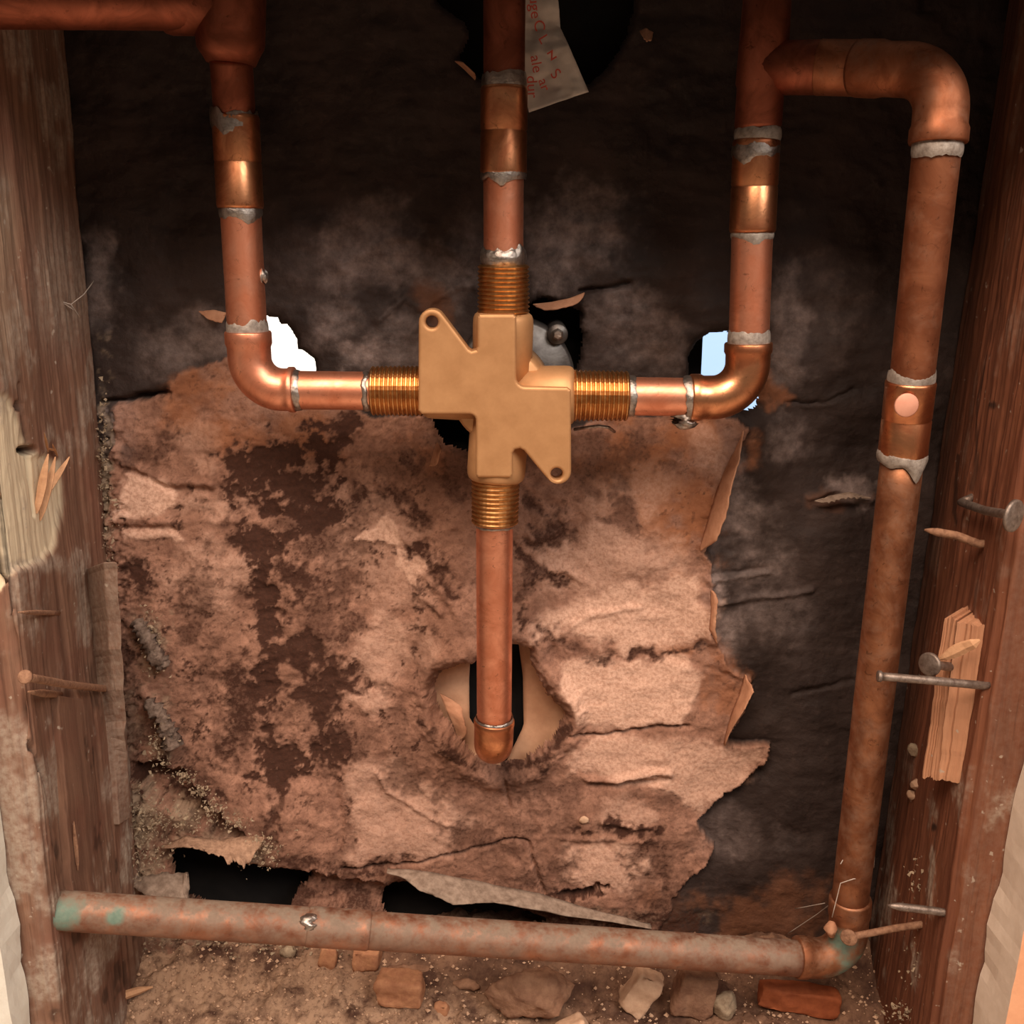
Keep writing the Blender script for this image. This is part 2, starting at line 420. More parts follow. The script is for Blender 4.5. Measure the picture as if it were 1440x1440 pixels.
CREASE = [  # stroke, width px, height m (toward the viewer)
 ([(182,652),(215,668),(245,674),(298,678)],5,.0016),([(185,660),(240,684),(298,690)],5,-.0012),
 ([(160,732),(200,728),(250,732),(300,728),(345,730)],7,.0014),([(165,740),(250,741)],5,-.0014),
 ([(292,588),(298,640),(299,678)],5,.0015),
 ([(480,1222),(540,1220),(575,1216),(600,1208),(650,1198),(690,1190),(715,1178),(742,1182),(750,1205),(758,1230),(768,1258)],2.2,-.0030),
 ([(710,1095),(716,1132)],2,-.002),([(145,568),(185,562),(205,556),(238,550)],5,-.006),
 ([(815,408),(850,405),(882,399)],4,-.004),([(1105,568),(1160,566),(1200,548)],2.5,-.0016),
 ([(800,1032),(850,1034),(910,1022),(970,1018)],2.5,-.0028),([(995,806),(1040,802),(1078,800)],4,-.0012),([(995,812),(1040,808),(1080,806)],4,.0012),
 ([(1005,848),(1060,842),(1110,838),(1142,828)],4,.0016),
 ([(825,1095),(870,1092),(915,1083),(940,1082)],5,.0024),([(830,1102),(880,1100),(935,1089)],4,-.0022),
 ([(845,1150),(880,1158),(920,1160)],4,.0015),([(790,1180),(850,1176),(920,1178)],4,.001),
 ([(780,900),(800,880),(830,862),(900,852)],5,.0012),([(1030,950),(985,935),(940,925)],4,-.001),
 ([(530,1085),(545,1110),(600,1145),(650,1165)],4,.0012),([(1000,780),(1002,840),(998,900)],5,.0012),
 ([(1115,975),(1160,962),(1200,955)],4,-.0012),([(1140,700),(1180,690),(1225,704)],5,.002),
 ([(560,745),(580,770),(612,792),(590,806),(588,830),(620,860)],5,.0016),([(600,810),(640,850),(660,900)],6,.0014),
 ([(740,815),(790,800),(820,815)],6,.0016),([(750,760),(790,745),(800,720)],6,.0014),
 ([(205,880),(215,910),(230,935)],9,.0024),([(205,970),(225,1000),(240,1030),(240,1070)],9,.003),
 ([(255,1090),(285,1115),(310,1145),(345,1165),(370,1178)],4,.0026),([(160,900),(175,1010),(180,1120)],8,.002),
 ([(400,1100),(470,1095),(480,1150),(475,1210)],6,-.0012),([(390,1110),(385,1210)],5,-.0012),
 ([(600,430),(640,405),(665,400)],6,.0016),([(535,450),(570,420),(600,440),(575,470)],7,.002),
 ([(480,370),(560,330),(640,350)],10,.0012),([(760,290),(830,320),(890,300)],12,.0012),
]
def build_wall():
    x = np.arange(-0.235, 0.2351, 0.00074); z = np.arange(-0.275, 0.2451, 0.00074)
    nx, nz = len(x), len(z)
    X, Z = np.meshgrid(x, z)
    U, V = proj(X, YW, Z)
    wx = (fbm(U / 22, V / 22, 1, 4) - .5); wy = (fbm(U / 22 + 50, V / 22, 5, 4) - .5)
    jx = (fbm(U / 5, V / 5, 9, 3) - .5); jy = (fbm(U / 5, V / 5 + 40, 12, 3) - .5)
    U1 = U + wx * 16 + jx * 5; V1 = V + wy * 16 + jy * 5
    big = fbm(U / 130, V / 130, 3, 4); mid = fbm(U / 38, V / 38, 7, 5, .6); fin = fbm(U / 9, V / 9, 2, 4, .6)
    str_ = fbm(U / 90, V / 24, 14, 5, .55)
    s_tan = sdf(U1, V1, TAN)
    tan = ss(-1.5, 1.5, s_tan)
    def soft(poly, f): return ss(-f, f, sdf(U1, V1, poly) + (mid - .5) * f * 4)
    pale = np.zeros_like(U); rust = np.zeros_like(U)
    for p, f, k in PALE: pale = np.maximum(pale, soft(p, f) * k)
    for p, f, k in RUST: rust = np.maximum(rust, soft(p, f) * k * ss(.25, .6, mid))
    stain_shade = np.zeros_like(U); clean = 1 - .92 * ss(.25, .7, pale)
    U2 = U + wx * 34 + jx * 10; V2 = V + wy * 34 + jy * 10
    for p, wd, k in STAIN_SHADE:
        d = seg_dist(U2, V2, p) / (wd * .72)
        stain_shade = np.maximum(stain_shade, np.minimum(1, 1.3 * k * ss(2.3, 0.0, d + (mid - .5) * 3.4 + (fin - .5) * 3.2)))
    # scattered mould specks inside the rough plaster on the left
    speck = ss(.50, .76, fbm(U / 15, V / 15, 18, 5, .8)) * ss(720, 560, U) * ss(640, 700, V)
    stain_shade = np.maximum(stain_shade, speck * .85 * tan * clean)
    stain_shade = np.maximum(stain_shade, .66 * clean * ss(.44, .66, fbm(U / 55, V / 55, 10, 6, .68)) * tan * ss(700, 480, U) * ss(600, 680, V))
    stain_shade = np.maximum(stain_shade, .50 * clean * ss(.46, .70, fbm(U / 60, V / 40, 15, 6, .68)) * tan * ss(1060, 1120, V))
    stain_shade = np.maximum(stain_shade, ss(.54, .78, fbm(U / 10, V / 10, 20, 4, .8)) * .5 * tan * (1 - pale))
    pale = pale * (1 - .75 * stain_shade)
    chalk = np.zeros_like(U)
    for (c, r, k) in CHALK:
        d = np.hypot((U2 - c[0]) / r[0], (V2 - c[1]) / r[1])
        chalk = np.maximum(chalk, k * ss(1.35, .2, d + (mid - .5) * 1.3))
    chalk = chalk * (1 - tan * .6)
    dust = np.zeros_like(U)
    for (c, r, k) in DUST:
        d = np.hypot((U2 - c[0]) / r[0], (V2 - c[1]) / r[1])
        dust = np.maximum(dust, k * ss(1.3, .3, d + (mid - .5) * 1.6 + (fin - .5) * 1.4))
    # ---------- relief
    h = (big - .5) * .010 + (str_ - .5) * .0016
    rough = 1 - .75 * pale
    h += tan * (.0016 + (mid - .5) * .0020 * rough + (fin - .5) * .0011 * rough)
    h += (1 - tan) * ((mid - .5) * .0016 + (fin - .5) * .00035)
    h += .0018 * np.exp(-np.maximum(s_tan, 0) / 9) * tan * ss(940, 1000, U)      # edge of the tear lifts on the right
    h -= .0035 * np.exp(-np.maximum(-s_tan, 0) / 22) * (1 - tan) * ss(960, 1000, U) * ss(1010, 1060, V)
    h -= stain_shade * .0005
    h += pale * .0007
    for p, wd, k in CREASE:
        d = seg_dist(U + wx * 8 + jx * 3, V + wy * 8 + jy * 3, p) / wd
        h += k * np.exp(-d * d)
    h += dust * (fbm(U / 6, V / 6, 21, 3, .7) - .35) * .004
    # sunken pocket low on the left, dark band beside it
    pk = soft([(192,1072),(245,1080),(262,1105),(300,1140),(345,1165),(330,1185),(290,1168),(245,1146),(198,1112)], 3)
    h -= pk * .009
    pk3 = soft([(400,1228),(440,1230),(490,1238),(530,1246),(545,1270),(420,1285),(395,1250)], 5); h -= pk3 * .010
    pk2 = soft([(775,1258),(800,1249),(838,1241),(852,1246),(830,1256),(792,1264)], 2); h -= pk2 * .006
    crumb = ss(40, 10, np.abs(U - (150 + (V - 560) * .04))) * ss(540, 580, V)
    h += crumb * (fbm(U / 8, V / 8, 16, 4, .7) - .45) * .006
    dele = np.zeros(U.shape, bool)
    for nme, p in HOLES.items():
        a = .35 if 'light' in nme or nme == 'top' else 1.0
        s = sdf(U + (wx * 10 + jx * 6) * a, V + (wy * 10 + jy * 6) * a, p)
        dele |= s > 0
        if nme == 'elbow':
            h += .0045 * np.exp(-((s + 20) / 14.0) ** 2) * (s < 0)
        h -= .006 * np.exp(np.minimum(s, 0) / 4.5)
    Y = YW - h
    verts = np.stack([X, Y, Z], -1).reshape(-1, 3).astype(np.float32)
    idx = np.arange(nx * nz).reshape(nz, nx)
    q = np.stack([idx[:-1, :-1], idx[:-1, 1:], idx[1:, 1:], idx[1:, :-1]], -1)
    keep = ~(dele[:-1, :-1] | dele[:-1, 1:] | dele[1:, 1:] | dele[1:, :-1])
    q = q[keep]
    nf = len(q)
    me = bpy.data.meshes.new('wall_back')
    me.vertices.add(len(verts)); me.vertices.foreach_set('co', verts.ravel())
    me.loops.add(nf * 4); me.loops.foreach_set('vertex_index', q.ravel().astype(np.int32))
    me.polygons.add(nf); me.polygons.foreach_set('loop_start', (np.arange(nf) * 4).astype(np.int32))
    me.polygons.foreach_set('use_smooth', np.ones(nf, bool))
    me.update(calc_edges=True)
    color_attr(me, 'layer', np.stack([tan, stain_shade, chalk], -1).reshape(-1, 3))
    color_attr(me, 'tone', np.stack([pale, rust, dust], -1).reshape(-1, 3))
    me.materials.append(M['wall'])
    o = bpy.data.objects.new('wall_back', me); COL.objects.link(o)
    o['kind'] = 'structure'
    return o
wall_back = build_wall()

# ---- added near-black sheet standing for darkness behind the holes, open at the bright gaps
YB = 0.074
def dark_backing():
    def bx(px0, px1, py0, py1):
        a = P(px0, py0, YB); b = P(px1, py1, YB)
        return min(a.x, b.x), max(a.x, b.x), min(a.z, b.z), max(a.z, b.z)
    holes = [bx(330, 470, 425, 565), bx(990, 1090, 440, 600)]
    xs = [-.27, holes[0][0], holes[0][1], holes[1][0], holes[1][1], .27]
    g = Geo()
    def slab(x0, x1, z0, z1):
        g.add(*box_v(((x0 + x1) / 2, YB + .006, (z0 + z1) / 2), x1 - x0, .012, z1 - z0))
    slab(xs[0], xs[1], -.32, .30); slab(xs[2], xs[3], -.32, .30); slab(xs[4], xs[5], -.32, .30)
    for i, hh in enumerate(holes):
        slab(hh[0], hh[1], -.32, hh[2]); slab(hh[0], hh[1], hh[3], .30)
    return mk('wall_dark_backing', g.v, g.f, M['black'], smooth=False, kind='structure')
dark_backing()
# added glowing cream pane, stands for the brightness beyond the left gap
mw = Mat('cream_glow_pane')
mw.b.inputs['Base Color'].default_value = (.8, .78, .72, 1)
mw.b.inputs['Emission Color'].default_value = (1.0, .95, .86, 1); mw.b.inputs['Emission Strength'].default_value = 1.3
wc = P(400, 490, .9)
mb = Mat('blue_glow_pane')
mb.b.inputs['Base Color'].default_value = (.5, .6, .7, 1)
mb.b.inputs['Emission Color'].default_value = (.43, .67, 1.0, 1); mb.b.inputs['Emission Strength'].default_value = 1.05
wb = P(1030, 510, .9)
pane2 = mk('glow_pane_2', *box_v((wb.x + .02, .905, wb.z), .40, .012, .46), mb.m, smooth=False, kind='structure')  # added glowing blue pane, stands in for sky behind the right gap
pane = mk('glow_pane_1', *box_v((wc.x, .905, wc.z), .46, .012, .46), mw.m, smooth=False, kind='structure')
fr = Geo()
for sx, sz, dx, dz in ((.52, .03, 0, .245), (.52, .03, 0, -.245), (.03, .46, .245, 0), (.03, .46, -.245, 0)):
    fr.add(*box_v((wc.x + dx, .905, wc.z + dz), sx, .03, sz))
fr2 = Geo()
for sx, sz, dx, dz in ((.46, .03, 0, .245), (.46, .03, 0, -.245), (.03, .46, .215, 0), (.03, .46, -.215, 0)):
    fr2.add(*box_v((wb.x + .02 + dx, .905, wb.z + dz), sx, .03, sz))
mk('pane_frame', fr2.v, fr2.f, M['drywall_white'], pane2, smooth=False)
mk('pane_frame', fr.v, fr.f, M['drywall_white'], pane, smooth=False)

# ---- studs
def wood_material(name, base, deep, rawc, red):
    m = Mat(name)
    raw, dust, dark = m.attr('wear')
    g = m.noise(1.0, 8, .62, m.coord((170, 170, 9)), .6)
    g2 = m.noise(1.0, 6, .6, m.coord((620, 620, 22)))
    bl = m.noise(38, 6, .6); sp = m.noise(420, 4, .6)
    c = m.mix(m.ramp(g, [(.22, 0.0), (.78, 1.0)]), deep, base)
    c = m.mix(m.ramp(bl, [(.45, 0.0), (.70, .7)]), c, red)
    c = m.mix(m.ramp(g2, [(.30, .5), (.46, 0.0)]), c, tuple(v * .6 for v in deep))
    c = m.mix(raw, c, m.mix(g2, tuple(v * .72 for v in rawc), rawc))
    c = m.mix(m.math('MULTIPLY', dust, m.ramp(sp, [(.3, .2), (.65, 1.0)])), c, (.40, .32, .25))
    c = m.mix(m.ramp(m.noise(300, 2, .5), [(.70, 0.0), (.76, .8)]), c, (.46, .38, .30))
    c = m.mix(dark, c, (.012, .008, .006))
    m.bump(m.math('ADD', g, m.math('MULTIPLY', g2, .6)), .5, .0012)
    return m.out(c, .8, 0.0, .25)
M['wood_l'] = wood_material('weathered_stud_wood', (.30, .165, .105), (.115, .055, .036), (.86, .72, .50), (.20, .085, .055))
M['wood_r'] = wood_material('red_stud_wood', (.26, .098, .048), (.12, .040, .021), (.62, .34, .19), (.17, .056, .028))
M['wood_fresh'] = wood_material('fresh_split_wood', (.60, .32, .185), (.44, .21, .115), (.70, .42, .25), (.52, .26, .15))

def stud(name, side, front_px, back_px, mat, wear, z0=-.30, z1=.27, width=.042):
    """4-sided board following its front and back arris; side=-1 left, +1 right"""
    def line(pts, Y):
        a, b = P(*pts[0], Y), P(*pts[1], Y)
        return lambda z: a.x + (b.x - a.x) * (z - a.z) / (b.z - a.z)
    lf, lb = line(front_px, YF), line(back_px, YW - .002)
    nz = 640; prof = []
    nf, ns = 40, 130
    for i in range(nf): prof.append(('f', 1 - i / nf))           # front face, outer edge -> arris
    for i in range(ns + 1): prof.append(('s', i / ns))           # inner face, arris -> back
    prof.append(('o', 1)); prof.append(('o', 0))
    zz = np.linspace(z0, z1, nz); npf = len(prof)
    V = np.zeros((nz, npf, 3)); NRM = np.zeros((nz, npf, 3))
    for j, z in enumerate(zz):
        xf, xb = lf(z), lb(z)
        for i, (k, t) in enumerate(prof):
            if k == 'f': V[j, i] = (xf + side * width * t, YF, z); NRM[j, i] = (0, -1, 0)
            elif k == 's': V[j, i] = (xf + (xb - xf) * t, YF + (YW - .002 - YF) * t, z); NRM[j, i] = (-side, 0, 0)
            else: V[j, i] = (max(abs(xf), abs(xb)) * side + side * width, YW - .002 if t else YF, z)
    s = V[..., 1] * 1 + V[..., 0] * .9
    Zg = V[..., 2]
    n = fbm(s * 260 + 30, Zg * 9 + 40, 4, 5, .6) - .5
    n2 = fbm(s * 60 + 30, Zg * 40 + 40, 8, 5, .6) - .5
    disp = n * .0022 + n2 * .0016
    # rounded, chipped arris
    ar = np.array([abs(i - nf) for i in range(npf)])
    V[:, ar < 4, 1] += .0009; V[:, ar < 4, 0] += side * .0008
    U_, V_ = proj(V[..., 0], V[..., 1], V[..., 2])
    masks, dd = wear(U_, V_, n, n2)
    V += NRM * (disp + dd)[..., None]
    faces = []
    for j in range(nz - 1):
        for i in range(npf):
            i2 = (i + 1) % npf
            faces.append((j * npf + i, j * npf + i2, (j + 1) * npf + i2, (j + 1) * npf + i))
    faces.append(tuple(range(npf))[::-1]); faces.append(tuple((nz - 1) * npf + i for i in range(npf)))
    o = mk(name, V.reshape(-1, 3), faces, mat)
    color_attr(o.data, 'wear', np.stack(masks, -1).reshape(-1, 3))
    fix(o)
    return o
def wear_left(U, V, n, n2):
    s = sdf(U + n * 26, V + n2 * 40, [(-60,545),(15,560),(38,610),(55,640),(84,655),(90,700),(80,760),(58,795),(30,800),(10,820),(-60,860)])
    raw = ss(-4, 5, s)
    raw = np.maximum(raw, .2 * ss(45, -10, U + n * 40) * ss(180, 320, V) * ss(560, 480, V))
    dust = np.clip(ss(.02, .16, n2) * .7 + ss(900, 1250, V) * .35 * ss(-.1, .2, n2), 0, 1)
    dust = np.maximum(dust, .6 * ss(70, 20, np.hypot(U - 90, (V - 400) * .5)))
    dust = np.maximum(dust, ss(14, 4, np.abs(V - 795 - n2 * 40)) * ss(110, 80, U) * .8)
    dark = np.maximum(ss(7, 4, np.hypot(U - 26, V - 570)), ss(7, 3.5, np.hypot((U - 42) / 1.7, V - 633)))
    crack = np.minimum(seg_dist(U, V, [(26,540),(30,575),(42,630),(48,680),(53,725)]), seg_dist(U, V, [(4,700),(14,790),(22,880),(27,960),(40,1040),(62,1100),(78,1200)]))
    dark = np.maximum(dark, ss(2.8, .8, crack + n * 5) * .85)
    dark = np.maximum(dark, .55 * ss(.12, .22, -n2) * ss(900, 1000, V) * ss(40, 80, U))
    dd = -raw * .0016 - .006 * np.maximum(ss(8, 3, np.hypot(U - 26, V - 570)), ss(8, 3, np.hypot((U - 42) / 1.7, V - 633)))
    dd = dd - .0030 * ss(3.5, .5, crack)
    dd = dd + .0018 * ss(-4, 4, (U - (100 + (V - 960) * .07))) * ss(955, 985, V)
    return (raw, dust, dark), dd
def wear_dark_right(U, V, n, n2):
    raw = np.zeros_like(U)
    dust = .75 * ss(.05, .2, n2) * ss(1010, 1200, V) + .25 * ss(.08, .2, n2)
    front = U - (1440 + (V - 690) * (-120 / 750.))
    dust = np.maximum(dust, ss(0, 6, front) * (.15 + .6 * ss(-.05, .18, n2) * ss(1150, 1300, V)))
    dark = .75 * ss(30, 6, U - (1345 + (V - 500) * (-105 / 700.)))  # near-black band along the back corner of the stud side
    crack = np.minimum(seg_dist(U, V, [(1372,690),(1378,660),(1384,560),(1398,500)]), seg_dist(U, V, [(1346,640),(1340,720),(1352,760)]))
    dark = np.maximum(dark, .8 * ss(3, .8, crack + n * 6))
    dark = np.maximum(dark, ss(7, 4, np.hypot(U - 1405, V - 570)))
    dark = np.maximum(dark, ss(5, 3, np.hypot(U - 1320, (V - 1163) * .7)))
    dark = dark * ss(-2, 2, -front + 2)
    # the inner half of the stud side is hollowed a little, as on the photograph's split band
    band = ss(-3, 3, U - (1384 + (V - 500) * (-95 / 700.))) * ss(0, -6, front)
    return (raw, np.clip(dust, 0, 1), dark * .8), band * .0022
stud_left = stud('trim_1', -1, [(0, 650), (83, 1400)], [(100, 160), (172, 1000)], M['wood_l'], wear_left)
stud_right = stud('trim_2', 1, [(1440, 690), (1320, 1440)], [(1345, 500), (1240, 1200)], M['wood_r'], wear_dark_right)
for o in (stud_left, stud_right): o['kind'] = 'structure'
stud_left['label'] = 'weathered grey-brown stud on the left with a splintered pale patch'
stud_right['label'] = 'dark red-brown stud on the right carrying bent nails'

# ---- gypsum board in front of the studs: the cut opening
def ragged_panel(name, side, xfun, y0, y1, mat_edge, mat_face, far):
    """sheet of gypsum board whose cut edge faces the opening"""
    zs = np.linspace(-.42, .50, 160); rg = np.random.RandomState(5)
    jit = (fbm(zs * 60 + 20, zs * 0 + 3, 6, 4) - .5) * .004
    v = []; f = []
    ny = 5
    for j, z in enumerate(zs):
        for k in range(ny):
            y = y0 + (y1 - y0) * k / (ny - 1)
            e = (fbm(np.array([z * 220.]), np.array([y * 300. + 9]), 10, 3)[0] - .5) * .0006
            v.append((xfun(z) + side * (jit[j] * (1 - k / (ny - 1)) + e), y, z))
        v.append((far, y1, z)); v.append((far, y0, z))
    w_ = ny + 2
    for j in range(len(zs) - 1):
        for k in range(w_):
            k2 = (k + 1) % w_
            f.append((j * w_ + k, j * w_ + k2, (j + 1) * w_ + k2, (j + 1) * w_ + k))
    f.append(tuple(range(w_))); f.append(tuple((len(zs) - 1) * w_ + k for k in range(w_)))
    o = mk(name, v, f, mat_edge, smooth=False, kind='structure'); fix(o)
    o.data.materials.append(mat_face)
    yf = y1
    for p in o.data.polygons:
        if abs(p.normal.y) > .9 and p.center.y < (y0 + y1) / 2: p.material_index = 1
    return o
dl0, dl1 = P(30, 1440, -.058), P(0, 1250, -.058)
ragged_panel('wall_front_left', -1, lambda z: (dl0.x + dl1.x) / 2, YF - .0012, -.064, M['drywall_white'], M['drywall_white'], -1.2)
dr0, dr1 = P(1365, 1440, -.050), P(1440, 1100, -.050)
ragged_panel('wall_front_right', 1, lambda z: dr0.x + (dr1.x - dr0.x) * (z - dr0.z) / (dr1.z - dr0.z) * .6, YF - .0012, -.073, M['drywall'], M['peach'], 1.2)
mk('wall_front_top', *box_v((0, -.0595, .494), .372, .018, .62), M['drywall'], smooth=False, kind='structure')
mk('wall_front_bottom', *box_v((0, -.0595, -.55), .372, .018, .56), M['drywall'], smooth=False, kind='structure')

# ---- bottom plate heaped with dirt
def dirt_material():
    m = Mat('dry_dirt')
    n1 = m.noise(60, 8, .65); n2 = m.noise(420, 6, .7)
    c = m.mix(m.ramp(n1, [(.35, 0.0), (.62, 1.0)]), (.075, .038, .026), (.24, .135, .085))
    px = m.n.new('ShaderNodeSeparateXYZ'); m.link(m.geo.outputs['Position'], px.inputs[0])
    sand = m.math('MULTIPLY', m.ramp(m.math('ADD', m.math('MULTIPLY', px.outputs['X'], 2.5), m.math('MULTIPLY', px.outputs['Y'], 9.0)), [(.0, 1.0), (.22, 0.0)]), m.ramp(n1, [(.38, 0.0), (.55, 1.0)]))
    c = m.mix(sand, c, (.42, .27, .175))
    c = m.mix(m.ramp(n2, [(.32, .8), (.5, 0.0)]), c, (.09, .045, .03))
    c = m.mix(m.ramp(n2, [(.64, 0.0), (.76, .5)]), c, (.50, .36, .26))
    m.bump(n2, .7, .0012)
    return m.out(c, .95, 0, .15)
M['dirt'] = dirt_material()
def floor_z(X, Y):
    a = fbm(X * 45 + 20, Y * 45 + 20, 2, 5, .6) - .5
    b = fbm(X * 260 + 20, Y * 260 + 20, 6, 4, .65) - .5
    return ZF + a * .016 + b * .0045 + .012 * ss(.01, .055, Y)
def build_floor():
    x = np.arange(-.232, .232, .0012); y = np.arange(-.048, .0721, .0012)
    X, Y = np.meshgrid(x, y)
    Z = floor_z(X, Y)
    v = np.stack([X, Y, Z], -1).reshape(-1, 3)
    nx, ny = len(x), len(y); idx = np.arange(nx * ny).reshape(ny, nx)
    q = np.stack([idx[:-1, :-1], idx[:-1, 1:], idx[1:, 1:], idx[1:, :-1]], -1).reshape(-1, 4)
    return mk('floor', v, q.tolist(), M['dirt'], kind='structure')
build_floor()
mk('floor_room', *box_v((0, -2.1, -.90), 6, 4, .02), M['drywall'], smooth=False, kind='structure')
# ================================================================== plumbing
RT = 0.0076      # half-inch tube
RF = 0.0087      # fitting over that tube
def tube(a, b, r, mat, parent, name='tube', n=28, seed=1):
    a, b = Vector(a), Vector(b); k = 14
    pts = [lerp(a, b, i / k) for i in range(k + 1)]
    rg = random.Random(seed)
    rad = [r * (1 + (rg.random() - .5) * .008) for _ in pts]
    return mk(name, *sweep(pts, rad, n), mat, parent)
def coupling(a, b, R, mat, parent, name='coupling', stop=True):
    a, b = Vector(a), Vector(b)
    prof = [(0, .965), (.025, 1.0), (.05, 1.012), (.10, 1.0), (.48, 1.0)]
    if stop: prof += [(.492, .975), (.508, .975)]
    prof += [(.52, 1.0), (.90, 1.0), (.95, 1.012), (.975, 1.0), (1, .965)]
    return mk(name, *sweep([lerp(a, b, t) for t, _ in prof], [R * r for _, r in prof], 32), mat, parent)
def elbow(a, k, b, R, mat, parent, bend=None, name='elbow', flare=1.07):
    a, k, b = Vector(a), Vector(k), Vector(b)
    d1 = (a - k).normalized(); d2 = (b - k).normalized()
    ang = d1.angle(d2); half = ang / 2
    bend = bend or R * 1.25
    t = bend / math.tan(half)
    c = k + (d1 + d2).normalized() * (bend / math.sin(half))
    p1, p2 = k + d1 * t, k + d2 * t
    u = (p1 - c).normalized(); wv = (p2 - c); th = (p1 - c).angle(p2 - c)
    wv = (wv - u * wv.dot(u)).normalized()
    pts = [a, lerp(a, p1, .06), lerp(a, p1, .45), lerp(a, p1, .6)]; rad = [R * flare * .97, R * flare, R * flare, R]
    n = 16
    for i in range(n + 1):
        q = th * i / n
        pts.append(c + (u * math.cos(q) + wv * math.sin(q)) * bend); rad.append(R)
    pts += [lerp(p2, b, .4), lerp(p2, b, .55), lerp(p2, b, .94), b]; rad += [R, R * flare, R * flare, R * flare * .97]
    return mk(name, *sweep(pts, rad, 32), mat, parent)
def solder(c, d, R, w, parent, seed=0, drip=0.0, mat=None, name='solder_joint', bulge=.0005, rag=.75):
    """ragged ring of solder, centre c, along d"""
    c = Vector(c); d = Vector(d).normalized()
    up = Vector((0, -1, 0)) if abs(d.y) < .9 else Vector((0, 0, 1))
    n1 = (up - d * up.dot(d)).normalized(); n2 = d.cross(n1)
    n, ns = 44, 7; v = []; f = []
    ph = np.array([2 * math.pi * k / n for k in range(n)])
    e0 = fbm(np.cos(ph) * 1.4 + seed * 3.1 + 20, np.sin(ph) * 1.4 + 20, seed, 4, .7) - .5
    e1 = fbm(np.cos(ph) * 1.4 + seed * 1.7 + 60, np.sin(ph) * 1.4 + 9, seed + 3, 4, .7) - .5
    dr = drip * np.exp(-((np.angle(np.exp(1j * (ph - (seed * 1.3 % 1.6 - .8)))) / .35) ** 2))
    for k in range(n):
        lo = -w * (.5 + rag * 1.6 * e0[k]); hi = w * (.5 + rag * 1.6 * e1[k]) + dr[k]
        for s in range(ns):
            t = s / (ns - 1)
            r = R - .0003 + bulge * (math.sin(math.pi * t) ** .6)
            v.append(c + d * (lo + (hi - lo) * t) + (n1 * math.cos(ph[k]) + n2 * math.sin(ph[k])) * r)
    for k in range(n):
        k2 = (k + 1) % n
        for s in range(ns - 1):
            f.append((k * ns + s, k2 * ns + s, k2 * ns + s + 1, k * ns + s + 1))
    o = mk(name, v, f, mat or M['solder'], parent)
    return o
dn = Vector((0, 0, -1)); rt = Vector((1, 0, 0))

# ---- left supply riser
t = thing('copper_riser', 'copper riser on the left, elbowed into the left side of the brass valve', 'pipe', P(354, 548, YV))
yl = YV
kt = P(322, 8, .000)
br = P(-120, -2, -.034)
tube(br, P(285, 4, 0), .0090, M['copper_red'], t, 'branch_tube')
tee_pts = [P(326, -60, 0), P(326, -50, 0), P(324, 60, 0.002), P(324, 68, 0.002), P(325, 80, .003), P(325, 90, .003)]
mk('tee', *sweep(tee_pts, [.0118, .0121, .0121, .0118, .0100, .0088], 32), M['copper_red'], t)
mk('tee_branch', *sweep([P(230, 4, 0), P(238, 4, 0), P(310, 4, 0)], [.0100, .0106, .0108], 32), M['copper_red'], t)
tube(P(325, 85, .004), P(330, 165, YV), RT, M['copper_red'], t)
coupling(P(331, 162, yl), P(338, 293, yl), RF, M['copper_fit'], t)
solder(P(330, 172, yl), dn, RF, .0075, t, 2, .002, rag=.6); solder(P(338.5, 297, yl), dn, RT + .0004, .004, t, 5, .002)
tube(P(338, 290, yl), P(348, 470, yl), RT, M['copper'], t)
elbow(P(348.5, 466, yl), P(354, 548, yl), P(415, 548, yl), RF * .97, M['copper'], t, .0125)
solder(P(348, 462, yl), dn, RT + .0003, .006, t, 7, 0, M['paste']); solder(P(418, 549, yl), rt, RT + .0004, .003, t, 9)
tube(P(410, 548.5, yl), P(530, 550, yl), RT, M['copper'], t)
solder(P(516, 550, yl), rt, RT + .0003, .0028, t, 3)
solder(P(369, 389, yl - .001), dn, .0014, .004, t, 23, 0, name='solder_drip', bulge=.0012)
# ---- shower riser
t = thing('copper_riser', 'straight copper riser rising from the top of the brass valve past the printed label', 'pipe', P(708, 370, YV))
tube(P(709.5, -60, YV), P(709, 120, YV), RT, M['copper_red'], t)
coupling(P(709, 122, YV), P(708, 246, YV), RF, M['copper_fit'], t)
solder(P(709, 118, YV), dn, RT + .0006, .0075, t, 11, 0, rag=.35); solder(P(708, 246, YV), dn, RF * .98, .0042, t, 13, .002)
tube(P(708, 240, YV), P(708, 385, YV), RT, M['copper'], t)
solder(P(708, 362, YV), dn, RT + .0004, .0062, t, 15, 0.0, bulge=.0013)
# ---- right supply riser with tee
t = thing('copper_riser', 'copper riser on the right, teed at the top and elbowed into the brass valve', 'pipe', P(1050, 559, YV))
mk('tee', *sweep([P(1082, -50, YV), P(1076, 40, YV), P(1070, 118, YV), P(1069.5, 124, YV), P(1066, 176, YV), P(1066, 182, YV)], [.0084, .0088, .0092, .0086, .0086, .0080], 32), M['copper_red'], t)
mk('tee_branch', *sweep([P(1074, 96, YV), P(1150, 95, .001), P(1158, 95, .0)], [.0092, .0093, .0088], 32), M['copper_red'], t)
solder(P(1065.5, 190, YV), dn, RF * .98, .0045, t, 4, 0, M['paste'], rag=.3)
coupling(P(1064, 196, YV), P(1058, 327, YV), RF, M['copper_fit'], t)
solder(P(1062.5, 213, YV), dn, RF + .0001, .0052, t, 6, .002, rag=.6); solder(P(1058, 329, YV), dn, RT + .0004, .003, t, 8, .003, M['paste'])
tube(P(1058, 322, YV), P(1053, 480, YV), RT * 1.02, M['copper'], t)
elbow(P(1052.5, 482, YV), P(1050, 559, YV), P(970, 559, YV), RF, M['copper_fit'], t, .0135)
